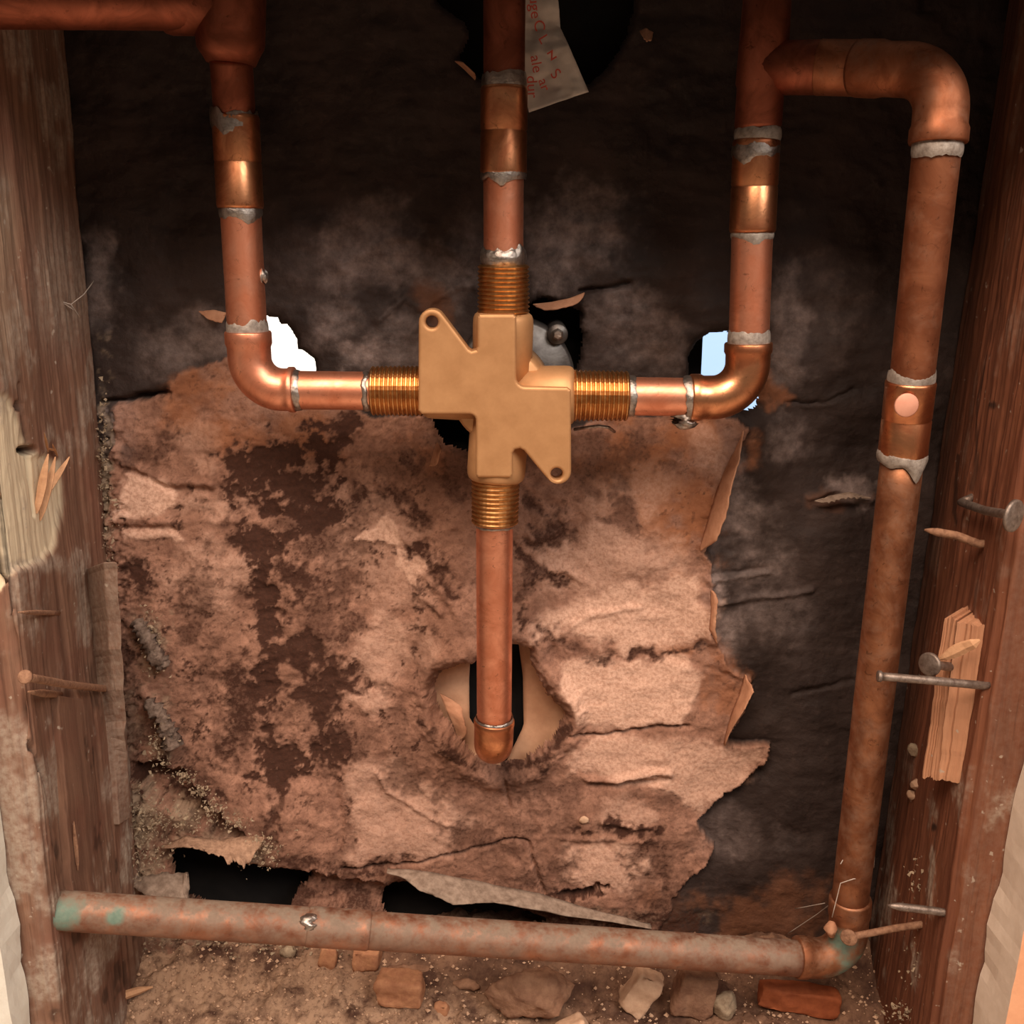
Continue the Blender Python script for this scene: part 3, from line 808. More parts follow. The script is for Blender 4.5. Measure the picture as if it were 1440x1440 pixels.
solder(P(1053, 478, YV), dn, RT + .0005, .007, t, 10, 0, M['paste'], rag=.4); solder(P(966, 558.5, YV), rt, RF * .97, .0036, t, 12, .004)
solder(P(964, 590, YV - .001), rt, .0022, .008, t, 21, 0, name='solder_drip', bulge=.0022)
tube(P(975, 558.5, YV), P(872, 557, YV), RT, M['copper'], t)
solder(P(886, 557, YV), rt, RT + .0004, .004, t, 14, rag=.35)
# ---- tall looped pipe
RL = .0079
yt, yb = -.030, -.002
gr = P(1196, 1330, yb)
M['copper_old'] = copper('tarnished_copper', (.44, .20, .105), (.24, .095, .048), (.52, .68), .5, .55, [(tuple(P(1200, 1352, yb)), .019), (tuple(P(1188, 1318, yb - .004)), .010)], (.30, .20, .14))
M['copper_loop'] = copper('browned_copper', (.46, .19, .10), (.27, .10, .05), (.5, .64), .45, .42, (), (.30, .20, .14))
t = thing('copper_pipe', 'tall tarnished copper pipe looping over at the top and running down beside the right stud', 'pipe', P(1190, 1345, yb))
coupling(P(1150, 95, .001), P(1212, 96, -.006), .0094, M['copper_loop'], t, 'collar', False)
elbow(P(1205, 96, -.006), P(1328, 100, yt + .002), P(1319, 202, yt), .0090, M['copper_loop'], t, .0155)
solder(P(1318, 210, yt), dn, RL + .0003, .0052, t, 16, 0, M['paste'], rag=.3)
pa, pb = P(1319, 195, yt), P(1281, 545, -.017)
tube(pa, pb, RL, M['copper_loop'], t)
coupling(P(1281, 535, -.017), P(1269, 640, -.014), .0090, M['copper_fit'], t)
solder(P(1281.5, 532, -.017), dn, RL + .0005, .0062, t, 18, 0, M['paste'], rag=.5)
solder(P(1268.5, 642, -.014), dn, RL + .0006, .0050, t, 20, .006, M['paste'], rag=.5, bulge=.0012)
sp_c = P(1275, 570, -.0265)
mk('flux_spot', *sweep([sp_c + Vector((0, .0006, 0)), sp_c, sp_c + Vector((0, -.0003, 0))], [.0044, .0044, .004], 24), plain('pinkish_flux_spot', (.72, .36, .25), (.66, .31, .21), 200, .6, .3, 0), t)
tube(P(1270, 635, -.014), P(1193, 1285, yb), RL, M['copper_old'], t)
elbow(P(1196, 1262, yb), P(1190, 1349, yb), P(1120, 1346, yb - .002), .0086, M['copper_old'], t, .0125)
mk('dried_drip', *sweep([P(1170, 1296, yb - .006), P(1168, 1306, yb - .008), P(1170, 1316, yb - .006)], [.0012, .0026, .0012], 12, lump=.2), M['tanpaper'], t)
# ---- low horizontal pipe
gl = P(92, 1283, -.040)
M['copper_low'] = copper('dusty_copper', (.38, .17, .10), (.24, .10, .06), (.55, .7), .5, .95, [(tuple(P(88, 1290, -.046)), .0105), (tuple(P(160, 1290, -.044)), .006), (tuple(P(670, 1335, -.022)), .003), (tuple(P(700, 1325, -.022)), .003)], (.27, .195, .14))
t = thing('copper_pipe', 'dusty horizontal copper pipe crossing the bottom, green with verdigris at the left stud', 'pipe', P(85, 1280, -.038))
yA, yB2 = -.038, -.004
def low(px):
    s = (px - 100) / (1140 - 100); return P(px, 1281 + s * 68, yA + (yB2 - yA) * s)
tube(low(44), low(470), .0078, M['copper_low'], t)
coupling(low(432), low(520), .0081, M['copper_low'], t, 'coupling', False)
tube(low(505), low(1135), .0077, M['copper_low'], t)
solder(low(437) + Vector((0, -.004, .005)), rt, .0024, .006, t, 17, 0, name='solder_drip', bulge=.0016)
# ---- tub drop
ytb = .016
t = thing('copper_drop', 'short copper drop below the brass valve, its elbow turning into the wall hole', 'pipe', P(693, 1050, ytb))
tube(P(695.5, 705, YV), P(695, 1022, ytb), RT, M['copper'], t)
solder(P(696, 738, YV), dn, RT + .0003, .0022, t, 19, rag=.6)
elbow(P(695, 1012, ytb), P(693.5, 1058, ytb), P(693.5, 1058, ytb) + Vector((0, .038, -.002)), RF, M['copper_fit'], t, .0115, flare=1.03)
solder(P(695, 1014, ytb), dn, RF * .96, .0036, t, 22, rag=.35)

# ================================================================== brass valve
valve = thing('mixing_valve', 'cast brass mixing valve body with four threaded ports and two drilled lugs', 'valve', P(698, 560, YV))
yfp = YV - .0125
def face_pt(px, py): 
    p = P(px, py, yfp); return (p.x, p.z)
def arc(cx, cy, r, a0, a1, n=10):
    return [(cx + r * math.cos(math.radians(a0 + (a1 - a0) * i / n)), cy - r * math.sin(math.radians(a0 + (a1 - a0) * i / n))) for i in range(n + 1)]
outl = arc(607, 453, 18.5, 180, 35) + [(659, 491), (663, 493.5), (669, 492)] + [(671, 488), (671, 446), (674, 442), (722, 442), (726, 446)] + \
       arc(739, 531, 13, 180, 270, 6) + [(798, 545), (803, 549)] + arc(785, 663, 18.5, 0, -140) + [(737, 634), (731, 631), (724, 633), (721, 638), (721, 668), (718, 672), (672, 672), (669, 668)] + \
       arc(660, 592, 9, 0, 90, 5) + [(593, 583), (588, 578)]
cu = bpy.data.curves.new('outline', 'CURVE'); cu.dimensions = '2D'; cu.fill_mode = 'BOTH'
def spl(pts):
    s = cu.splines.new('POLY'); s.points.add(len(pts) - 1); s.use_cyclic_u = True
    for i, q in enumerate(pts): s.points[i].co = (q[0], q[1], 0, 1)
spl([face_pt(*q) for q in outl])
spl([face_pt(*q) for q in arc(607, 453, 9, 0, 345, 23)]); spl([face_pt(*q) for q in arc(783, 667, 8.5, 0, 345, 23)])
cu.extrude = .0030; cu.bevel_depth = .0012; cu.bevel_resolution = 3; cu.offset = -.0012
tmp = bpy.data.objects.new('tmp', cu); COL.objects.link(tmp)
bpy.context.view_layer.update()
me = bpy.data.meshes.new_from_object(tmp.evaluated_get(bpy.context.evaluated_depsgraph_get()))
vv = [(q.co.x, yfp + .0042 - q.co.z, q.co.y) for q in me.vertices]; ff = [tuple(p.vertices) for p in me.polygons]
bpy.data.objects.remove(tmp); bpy.data.meshes.remove(me)
fp = fix(mk('face_plate', vv, ff, M['brass_cast'], valve, smooth=False))
def arm(a, b, r, flatr=None):
    a, b = Vector(a), Vector(b)
    pts = [lerp(a, b, q) for q in (0, .86, .93, .97, 1.0)]
    return sweep(pts, [r, r, r * .985, r * .94, r * .84], 32)
g = Geo(); rb = .0118; cc = P(705, 557, YV + .002)
g.add(*arm(cc, P(708, 439, YV), rb)); g.add(*arm(cc, P(697, 676, YV), rb)); g.add(*arm(cc, P(596, 551, YV), rb * .88)); g.add(*arm(cc, P(808, 556, YV), rb))
mk('valve_body', g.v, g.f, M['brass_cast'], valve)
# rounded webs between the arms and the bonnet behind
bc = P(704, 556, YV)
g = Geo(); q0 = bc + Vector((0, -.004, 0))
g.add(*sweep([q0, q0 + Vector((0, .0015, 0)), q0 + Vector((0, .010, 0)), q0 + Vector((0, .022, 0))], [.0175, .0190, .0200, .0205], 48))
mk('bonnet', g.v, g.f, M['brass_cast'], valve)
pc = bc + Vector((.006, .026, .003))
g = Geo(); g.add(*sweep([pc, pc + Vector((0, .002, 0)), pc + Vector((0, .020, 0))], [.0235, .025, .025], 48))
mp_ = mk('mounting_plate', g.v, g.f, M['steel'], valve)
sc = P(784, 470, .033)
g = Geo(); g.add(*sweep([sc + Vector((0, .024, 0)), sc, sc + Vector((0, -.0008, 0))], [.0044, .0044, .0040], 24))
lug = mk('screw_lug', g.v, g.f, M['steel'], mp_)
g = Geo(); s2 = sc + Vector((0, -.0008, 0)); g.add(*sweep([s2, s2 + Vector((0, -.0016, 0)), s2 + Vector((0, -.0026, 0))], [.0026, .0025, .0016], 6))
mk('screw', g.v, g.f, M['solder'], mp_, smooth=False)
def thread(a, b, r, n_th):
    a, b = Vector(a), Vector(b); pts = []; rad = []
    for i in range(n_th):
        for t_, k in ((0, .93), (.35, 1.0), (.6, 1.0), (.95, .93)):
            s = (i + t_) / n_th; pts.append(lerp(a, b, s)); rad.append(r * k * (1 - .03 * s))
    pts.append(b); rad.append(r * .86)
    v, f = sweep(pts, rad, 36)
    o = mk('threaded_port', v, f, M['brass'], valve)
    for p in o.data.polygons: p.use_smooth = False
    return o
thread(P(708, 446, YV), P(708, 372, YV), .0102, 12)
thread(P(697, 668, YV), P(696, 736, YV), .0099, 11)
thread(P(595, 550, YV), P(522, 549.5, YV), .0100, 12)
thread(P(800, 556, YV), P(883, 557, YV), .0102, 13)

# ================================================================== torn paper flaps (pieces of the wall)
def ribbon(name, A, B, mat, parent=None, nu=36, nv=8, amp=.0008, thick=.0005, seed=1, bow=0.0, rag=.0, loc=None, taper=None):
    """sheet between two edges given as lists of (px, py, Y)"""
    def samp(L, t):
        s = t * (len(L) - 1); i = min(int(s), len(L) - 2); q = s - i
        a, b = L[i], L[i + 1]
        return P(a[0] + (b[0] - a[0]) * q, a[1] + (b[1] - a[1]) * q, a[2] + (b[2] - a[2]) * q)
    tt = np.linspace(0, 1, nu); v = []
    if taper is None: taper = name == 'torn_flap'
    for i, t_ in enumerate(tt):
        a, b = samp(A, t_), samp(B, t_)
        e = (fbm(np.array([t_ * 26. + seed]), np.array([seed * 3. + .5]), seed, 4, .7)[0] - .5) * rag
        for j in range(nv):
            s = j / (nv - 1)
            k_ = min(1, 5 * t_, 5 * (1 - t_)) ** .6 if taper else 1
            p = lerp(a, b, s * (1 + e) * max(k_, .02))
            nn = fbm(np.array([t_ * 7. + seed]), np.array([s * 3. + seed]), seed + 2, 4, .6)[0] - .5
            p.y += nn * amp * 2 - bow * math.sin(math.pi * s)
            v.append(p)
    f = [(i * nv + j, i * nv + j + 1, (i + 1) * nv + j + 1, (i + 1) * nv + j) for i in range(nu - 1) for j in range(nv - 1)]
    o = mk(name, v, f, mat, parent, loc=loc)
    m = o.modifiers.new('thickness', 'SOLIDIFY'); m.thickness = thick; m.offset = 0
    return o
W = wall_back
ribbon('torn_flap', [(1044,604,.047),(1032,634,.046),(1016,666,.046),(1004,702,.046),(992,745,.046),(984,772,.047)],
       [(1052,606,.044),(1040,645,.037),(1028,690,.034),(1022,722,.035),(1008,760,.037),(990,786,.044)], M['tanpaper'], W, bow=.002, seed=3, rag=.25)
ribbon('torn_flap', [(1000,830,.046),(1000,860,.045),(998,885,.045),(1008,905,.046)], [(1012,826,.044),(1008,860,.042),(1006,885,.042),(1012,912,.044)], M['tanpaper'], W, seed=5, bow=.0012, rag=.4)
ribbon('torn_flap', [(1048,948,.046),(1040,975,.045),(1028,1005,.045),(1018,1046,.046)], [(1053,950,.042),(1060,972,.036),(1044,1002,.036),(1022,1034,.042)], M['tanpaper'], W, bow=.002, seed=6, rag=.15)
ribbon('torn_flap', [(545,1221,.046),(600,1226,.044),(680,1240,.044),(760,1258,.044),(840,1282,.045),(915,1300,.046)],
       [(548,1230,.044),(590,1252,.034),(640,1274,.030),(690,1268,.032),(780,1284,.038),(900,1303,.044)], M['greypaper'], W, nu=60, nv=12, bow=.003, seed=8, rag=.12, amp=.0014)
ribbon('torn_flap', [(228,1190,.047),(262,1174,.044),(300,1180,.042),(335,1178,.042),(372,1176,.044)],
       [(232,1196,.042),(270,1190,.034),(310,1206,.030),(340,1216,.030),(368,1217,.036)], M['dustpaper'], W, nu=70, bow=.002, seed=9, rag=.7, amp=.0022)
ribbon('torn_flap', [(180,1238,.044),(205,1232,.040),(235,1226,.040),(255,1230,.042),(264,1225,.042)],
       [(190,1256,.040),(215,1264,.028),(240,1268,.028),(262,1266,.030),(274,1264,.036)], M['greypaper'], W, nu=60, bow=.002, seed=12, rag=.5, amp=.0022)
ribbon('torn_flap', [(640,86,.049),(652,96,.047),(668,112,.047)], [(646,84,.042),(657,94,.041),(674,110,.042)], M['tanpaper'], W, nu=16, seed=13)
ribbon('torn_flap', [(750,428,.047),(775,425,.045),(800,420,.044),(822,412,.047)], [(752,438,.044),(778,436,.040),(803,430,.039),(824,424,.044)], M['tanpaper'], W, nu=24, seed=14, rag=.3)
ribbon('torn_flap', [(604,655,.046),(610,635,.044),(615,622,.043)], [(612,662,.044),(618,640,.037),(622,626,.036)], M['tanpaper'], W, nu=18, seed=15, rag=.2)
ribbon('torn_flap', [(280,438,.047),(300,436,.045),(318,440,.045)], [(284,446,.044),(302,452,.041),(318,456,.042)], M['tanpaper'], W, nu=18, seed=16, rag=.3)
#ribbon('torn_flap', [(1080,575,.048),(1095,590,.045),(1115,578,.044),(1130,560,.046)], [(1074,590,.044),(1092,602,.040),(1118,590,.040),(1134,572,.044)], M['greypaper'], W, nu=20, seed=17, rag=.4)
ribbon('torn_flap', [(900,44,.048),(908,40,.046),(918,46,.046)], [(902,52,.044),(910,58,.041),(919,56,.043)], M['tanpaper'], W, nu=16, seed=21, rag=.3)
ribbon('torn_flap', [(1145,704,.047),(1170,697,.046),(1195,692,.046),(1224,700,.047)], [(1150,710,.046),(1172,705,.043),(1196,700,.043),(1222,704,.046)], M['greypaper'], W, nu=40, seed=22, rag=1.2)
# backing seen inside the hole round the tub elbow
ribbon('backing_sheet', [(600,900,.058),(600,960,.060),(600,1020,.060),(640,1090,.060)], [(662,900,.066),(659,960,.068),(660,1010,.066),(720,1095,.064)], M['card'], W, nu=30, nv=14, seed=18, amp=.0012, thick=.0012)
ribbon('backing_sheet', [(728,890,.068),(736,950,.068),(737,1020,.066),(700,1095,.064)], [(830,890,.056),(815,960,.056),(815,1020,.058),(800,1090,.060)], M['card'], W, nu=30, nv=14, seed=19, amp=.0012, thick=.0012)
ribbon('torn_flap', [(618,975,.056),(628,1000,.054),(645,1040,.056)], [(650,985,.056),(652,1010,.052),(660,1046,.054)], M['tanpaper'], W, nu=20, seed=20, rag=.4)

# ================================================================== printed label hanging behind the shower riser
lab = thing('paper_label', 'crumpled white paper label with red print hanging behind the straight riser', 'label', P(765, 70, .035))
LA = [(722,-40,.038),(726,20,.036),(728,48,.036),(729,80,.033),(734,118,.034),(744,158,.032)]
LB = [(780,-40,.036),(786,10,.034),(788,40,.037),(800,64,.030),(813,95,.031),(828,129,.029)]
ribbon('sheet', LA, LB, M['label'], lab, nu=50, nv=18, amp=.0022, seed=4, thick=.0004)
def word(s, px, py, Y, size, rot, tilt=0):
    c = bpy.data.curves.new('print', 'FONT'); c.body = s; c.size = size; c.align_x = 'CENTER'; c.align_y = 'CENTER'; c.extrude = .0001
    o = bpy.data.objects.new('print', c); COL.objects.link(o); bpy.context.view_layer.update()
    m = bpy.data.meshes.new_from_object(o.evaluated_get(bpy.context.evaluated_depsgraph_get())); bpy.data.objects.remove(o)
    p = P(px, py, Y); a = math.radians(rot)
    v = [(p.x + q.co.x * math.cos(a) - q.co.y * math.sin(a), p.y - q.co.z, p.z + q.co.x * math.sin(a) + q.co.y * math.cos(a)) for q in m.vertices]
    f = [tuple(q.vertices) for q in m.polygons]; bpy.data.meshes.remove(m)
    mk('print', v, f, M['ink'], lab, smooth=False)
for a in (('uge', 752, 10, .0325, .0058, -84), ('C', 758, 36, .0325, .0058, -80), ('L', 764, 55, .031, .0054, -60), ('z', 775, 76, .0285, .007, 30), ('ale', 754, 90, .0285, .0056, -80),
          ('S', 781, 104, .0275, .0058, -50), ('ar', 765, 119, .028, .0054, -70), ('dur', 748, 122, .0285, .0058, -86)):
    word(*a)
# ================================================================== nails
def nail(pts, r, label, head=None, mat='nail', headdir=None, hr=None, point=True):
    """pts: list of Vector from the end in the wood to the free end"""
    pts = [Vector(p) for p in pts]
    t = thing('nail', label, 'nail', pts[0], 'nails left in the studs')
    q = []
    for i in range(len(pts) - 1):
        for k in range(5): q.append(lerp(pts[i], pts[i + 1], k / 5))
    q.append(pts[-1])
    rad = [r] * len(q)
    if point and not head: rad[-1] = r * .25; rad[-2] = r * .7
    mk('shank', *sweep(q, rad, 14, lump=.03), M[mat], t)
    if head:
        d = Vector(headdir) if headdir else (pts[-1] - pts[-2]).normalized()
        e = pts[-1]
        hr = hr or r * 2.3
        mk('head', *sweep([e - d * .0006, e - d * .0002, e + d * .0008, e + d * .0011], [hr * .8, hr, hr, hr * .85], 20), M[mat], t)
    return t
def SX(side, px, py):
    """point on the inner face of a stud (approximately) under a pixel"""
    o = stud_left if side < 0 else stud_right
    r = ray(px, py); best = None
    dg = bpy.context.evaluated_depsgraph_get()
    ok, loc, nor, idx = o.ray_cast(CAM, r)
    return loc.copy() if ok else P(px, py, 0)
bpy.context.view_layer.update()
a = SX(1, 1362, 702); 
nail([a + Vector((.004, 0, .002)), a + Vector((-.004, -.003, -.0005)), P(1385, 718, a.y - .028), P(1424, 725, -.066)], .00165, 'bent nail with a round shiny head, topmost on the right stud', True, hr=.0056, headdir=(.55, -.8, .0))
a = SX(1, 1384, 765)
nail([a + Vector((.004, 0, 0)), a + Vector((-.002, 0, 0)), P(1345, 753, a.y + .004), P(1300, 745, a.y + .008)], .0016, 'pointed brown nail standing out of the right stud just below the bent one', mat='nail_rust')
a = P(1382, 964, -.046)
nail([a + Vector((.010, 0.004, 0)), a, P(1310, 957, -.052), P(1238, 951, -.050)], .00155, 'long straight grey nail crossing in front of the tall pipe and wood block', True, hr=.0021)
a = SX(1, 1328, 1283)
nail([a + Vector((.004, 0, 0)), a, P(1290, 1278, a.y + .001), P(1248, 1273, a.y + .002)], .0016, 'stubby grey nail low on the right stud, above the verdigris elbow')
a = SX(1, 1296, 1300)
yh = yb - .015
nail([a + Vector((.004, 0, 0)), a, P(1255, 1306, (a.y + yh) / 2), P(1194, 1318, yh)], .0015, 'nail with a broad flat head resting against the verdigris elbow', True, hr=.0036, headdir=(-.5, -.85, .1), mat='nail_rust')
a = SX(-1, 82, 862)
nail([a + Vector((-.004, 0, 0)), a, PX(26, 861, -.171)], .0010, 'thin rusty nail on the left stud, uppermost of three', mat='nail_rust')
a = SX(-1, 160, 970)
nail([a + Vector((-.003, 0, 0)), a + Vector((.001, 0, 0)), PX(96, 963, -.170), PX(36, 952, -.164)], .0015, 'long dusty nail slanting across the left stud with a flattened head', True, mat='nail_rust', hr=.0024)
a = SX(-1, 84, 977)
nail([a + Vector((-.003, 0, 0)), a, PX(40, 973, -.170)], .0014, 'short rusty nail on the left stud just below the long slanting one', mat='nail_rust')

# ================================================================== wood pieces
def hull(pts, name, mat, parent=None, bev=.0006, loc=None, smooth=False):
    bm = bmesh.new()
    for p in pts: bm.verts.new(p)
    bmesh.ops.convex_hull(bm, input=bm.verts)
    for v in [v for v in bm.verts if not v.link_faces]: bm.verts.remove(v)
    v = [tuple(q.co) for q in bm.verts]; bm.verts.index_update(); f = [tuple(q.index for q in k.verts) for k in bm.faces]; bm.free()
    o = mk(name, v, f, mat, parent, smooth=smooth, loc=loc); fix(o)
    if bev: bevel(o, bev, 2, 30)
    return o
from mathutils import noise as mnoise
def roughen(o, amp, freq, seed=0):
    bm = bmesh.new(); bm.from_mesh(o.data)
    bmesh.ops.triangulate(bm, faces=bm.faces)
    for it in range(3):
        L = [e for e in bm.edges if e.calc_length() > .0028]
        if L: bmesh.ops.subdivide_edges(bm, edges=L, cuts=1)
        bmesh.ops.triangulate(bm, faces=bm.faces)
    for it in range(2): bmesh.ops.smooth_vert(bm, verts=bm.verts, factor=.35, use_axis_x=True, use_axis_y=True, use_axis_z=True)
    bm.normal_update()
    for v in bm.verts:
        q = v.co * freq + Vector((seed * 7.1, seed * 3.3, 0))
        v.co += v.normal * (mnoise.noise(q) * amp + mnoise.noise(q * 2.7) * amp * .5)
    bm.to_mesh(o.data); bm.free(); o.data.update()
    o.data.polygons.foreach_set('use_smooth', [True] * len(o.data.polygons))

M['chip'] = plain('pale_chip', (.62, .42, .28), (.50, .31, .20), 220, .9, 0, .5)
M['brick'] = plain('brick_chip', (.50, .25, .13), (.36, .16, .085), 260, .9, 0, .6)
M['orange'] = plain('orange_chip', (.42, .12, .045), (.30, .08, .03), 200, .8, 0, .5)
M['rock'] = plain('brown_lump', (.34, .19, .115), (.20, .10, .06), 160, .95, 0, .8, .0015)
M['lint'] = plain('dusty_crust', (.40, .31, .21), (.24, .17, .11), 380, .95, 0, .7)
M['lintgrey'] = plain('grey_crumble', (.25, .18, .14), (.10, .065, .048), 420, .95, 0, .9)
M['splinter'] = plain('raw_splinter', (.66, .38, .21), (.52, .28, .15), 300, .85, 0, .4)

def wear0(o, dust=0.0):
    n = len(o.data.vertices); z = np.zeros((n, 3), np.float32); z[:, 1] = dust; color_attr(o.data, 'wear', z)
# block nailed to the right stud
blk_t = thing('wood_block', 'pale split wood block fixed to the right stud', 'wood block', P(1345, 1095, -.03))
def slab_px(name, quad, ys, mat, parent, seed=1):
    """short board standing off the stud face: pixel corners of the visible face, with their depths"""
    face = [P(px, py, y) for (px, py), y in zip(quad, ys)]
    back = [q + Vector((.012, .012, 0)) for q in face]
    nu, nv = 30, 14; v = []; f = []
    for L, sgn in ((face, 1), (back, 0)):
        for i in range(nu):
            for j in range(nv):
                s, t_ = j / (nv - 1), i / (nu - 1)
                p = lerp(lerp(L[0], L[1], s), lerp(L[3], L[2], s), t_)
                if sgn:
                    g_ = fbm(np.array([s * 9. + seed]), np.array([t_ * .7 + seed]), seed, 5, .65)[0] - .5
                    p += Vector((-.7, -.7, 0)) * (g_ * .0026)
                e = fbm(np.array([s * 14. + seed]), np.array([2.]), seed + 1, 3, .6)[0] - .5
                p.z += e * .0040 * (1 if t_ < .01 or t_ > .99 else 0)
                p.x += (fbm(np.array([t_ * 8. + seed]), np.array([5.]), seed + 4, 3, .6)[0] - .5) * .0012
                v.append(p)
    n = nu * nv
    for i in range(nu - 1):
        for j in range(nv - 1):
            q = (i * nv + j, i * nv + j + 1, (i + 1) * nv + j + 1, (i + 1) * nv + j)
            f.append(q); f.append(tuple(k + n for k in q[::-1]))
    ring = [j for j in range(nv)] + [i * nv + nv - 1 for i in range(1, nu)] + [(nu - 1) * nv + j for j in range(nv - 2, -1, -1)] + [i * nv for i in range(nu - 2, 0, -1)]
    for k in range(len(ring)):
        b_, c_ = ring[k], ring[(k + 1) % len(ring)]
        f.append((b_, b_ + n, c_ + n, c_))
    o = fix(mk(name, v, f, mat, parent, smooth=False)); wear0(o)
    return o
slab_px('block', [(1346, 876), (1396, 884), (1366, 1104), (1318, 1097)], (-.034, -.042, -.042, -.034), M['wood_fresh'], blk_t, 3)
slab_px('split_strip', [(1328, 868), (1346, 871), (1320, 1097), (1297, 1092)], (-.026, -.033, -.033, -.026), M['wood_fresh'], blk_t, 5)
def splinter(pa, pb, r, name, mat, parent=None, label=None, cat=None, flat=.45):
    pa, pb = Vector(pa), Vector(pb)
    pts = [lerp(pa, pb, k / 6) for k in range(7)]; rg = random.Random(int(abs(pa.x * 1e5)))
    for i in range(1, 6): pts[i] += Vector((0, rg.uniform(-1, 1) * r * .25, 0))
    o = mk(name, *sweep(pts, [r * .15, r * .6, r * .95, r * 1.1, r, r * .85, r * .2], 6, flat=flat), mat, parent, smooth=False, loc=None if parent else pa)
    if label: tag(o, label, cat)
    return o
b0 = P(1318, 928, -.040); b1 = P(1378, 900, -.047)
splinter(b0, b1, .0026, 'splinter', M['splinter'], blk_t)
a2 = P(1338, 938, -.032)
nail([a2 + Vector((.006, 0, 0)), a2, P(1308, 934, -.047)], .0017, 'stub nail with a round head driven into the pale wood block', True, hr=.0044, headdir=(-.8, -.55, .1))
# knots of old foam beside the block
for i, (px, py, r) in enumerate(((1287, 1054, .0035), (1289, 1103, .0030), (1284, 1117, .0028))):
    c = SX(1, px, py); rg = random.Random(i)
    pts = [c + Vector((rg.gauss(0, 1), rg.gauss(0, 1), rg.gauss(0, 1))).normalized() * r for _ in range(24)]
    tag(hull(pts, 'foam_lump', M['lint' if i == 0 else 'chip'], None, .0004, c, True),
        ('grey-brown lump stuck to the right stud beside the wood block', 'pale crumb on the right stud, upper of the pair under the wood block', 'pale crumb on the right stud, lower of the pair under the wood block')[i], 'lump')
# splinters of the left stud
for pa, pb, r in (((58, 636), (50, 722), .0017), ((88, 640), (60, 700), .0013), ((68, 640), (55, 732), .0016), ((52, 606), (66, 636), .0006), ((64, 622), (79, 642), .0007), ((60, 628), (76, 634), .0009)):
    A_, B_ = SX(-1, *pa), SX(-1, *pb)
    splinter(A_ + Vector((.004, -.003, 0)), B_ + Vector((.0005, 0, 0)), r, 'splinter', M['splinter'], stud_left, flat=.3)
# battens and peeling strips along the left stud
def batten(name, quad, dx, mat, seed, dust=0.0):
    pts = []
    face = [SX(-1, *q) + Vector((dx, 0, 0)) for q in quad]
    back = [q - Vector((dx + .003, 0, 0)) for q in face]
    nu = 40; v = []; f = []
    for i in range(nu):
        t_ = i / (nu - 1)
        e = (fbm(np.array([t_ * 9. + seed]), np.array([1.]), seed, 4)[0] - .5) * .004
        for L0, L1 in ((face[0], face[3]), (face[1], face[2]), (back[1], back[2]), (back[0], back[3])):
            p = lerp(L0, L1, t_); p.y += e * (1 if L0 is face[1] or L0 is back[1] else .3); p.x += e * .3; v.append(p)
    for i in range(nu - 1):
        for k in range(4): f.append((i * 4 + k, i * 4 + (k + 1) % 4, (i + 1) * 4 + (k + 1) % 4, (i + 1) * 4 + k))
    f.append((3, 2, 1, 0)); f.append(tuple((nu - 1) * 4 + k for k in range(4)))
    o = fix(mk(name, v, f, mat, stud_left, smooth=False)); wear0(o, dust); bevel(o, .0006, 2, 30)
    return o
batten('batten', [(72, 978), (106, 984), (124, 1262), (92, 1258)], .0030, M['wood_l'], 2)
batten('batten', [(128, 800), (156, 790), (176, 1150), (160, 1160)], .0026, M['wood_l'], 5, .55)
g = splinter(SX(-1, 90, 1155) + Vector((.004, 0, 0)), SX(-1, 96, 1224) + Vector((.004, 0, 0)), .0009, 'splinter', M['nail_rust'], stud_left)

# ================================================================== rubble on the bottom plate
def fz(x, y): return float(floor_z(np.array([x]), np.array([y]))[0])
def lump(name, px, py, w, h, mat, label, cat='stone', seed=1, boxy=True, depth=None, rot=0.0, lift=0.0):
    """stone whose visible centre is at (px,py) and that spans w x h pixels, lying on the dirt"""
    rg = random.Random(seed)
    c = PZ(px, py, ZF + .010 + lift)
    if c.y > .043: c = P(px, py, .043)
    s = (c - CAM).length / FPX
    W_, H_ = w * s, h * s * .95; D_ = depth or min(W_, H_) * .9
    pts = []
    R = Matrix.Rotation(math.radians(rot), 3, 'Y') @ Matrix.Rotation(math.radians(rg.uniform(-15, 15)), 3, 'Z')
    if boxy:
        for sx in (-1, 1):
            for sy in (-1, 1):
                for sz in (-1, 1):
                    for k in range(2):
                        pts.append(Vector((sx * W_ / 2 * rg.uniform(.8, 1), sy * D_ / 2 * rg.uniform(.7, 1), sz * H_ / 2 * rg.uniform(.75, 1))))
    else:
        for k in range(40):
            d = Vector((rg.gauss(0, 1), rg.gauss(0, 1), rg.gauss(0, 1))).normalized()
            k2 = rg.uniform(.82, 1.05); pts.append(Vector((d.x * W_ / 2 * k2, d.y * D_ / 2 * k2, d.z * H_ / 2 * k2)))
    pts = [c + R @ p for p in pts]
    lo = min(p.z for p in pts); fzc = fz(c.x, c.y)
    dz = (fzc - .002) - lo
    if abs(dz) < .03: pts = [p + Vector((0, 0, dz)) for p in pts]
    o = hull(pts, name, mat, None, 0, (c.x, c.y, fzc), not boxy)
    roughen(o, .0012 if boxy else .0022, 170, seed)
    return tag(o, label, cat)
lump('brick_chip', 563, 1384, 62, 40, M['brick'], 'square tan-orange brick chip lying in the dirt under the low pipe', 'brick chip', 3, depth=.014)
lump('dirt_clod', 745, 1400, 125, 72, M['rock'], 'largest brown clod in the dirt below the middle of the low pipe', 'clod', 4, False, .026)
lump('stone_chip', 806, 1430, 42, 34, M['chip'], 'pale angular stone chip at the front edge beside the big clod', 'stone chip', 5, rot=-25)
lump('stone_chip', 700, 1436, 44, 22, M['chip'], 'pale flat stone chip at the front edge before the big clod', 'stone chip', 6)
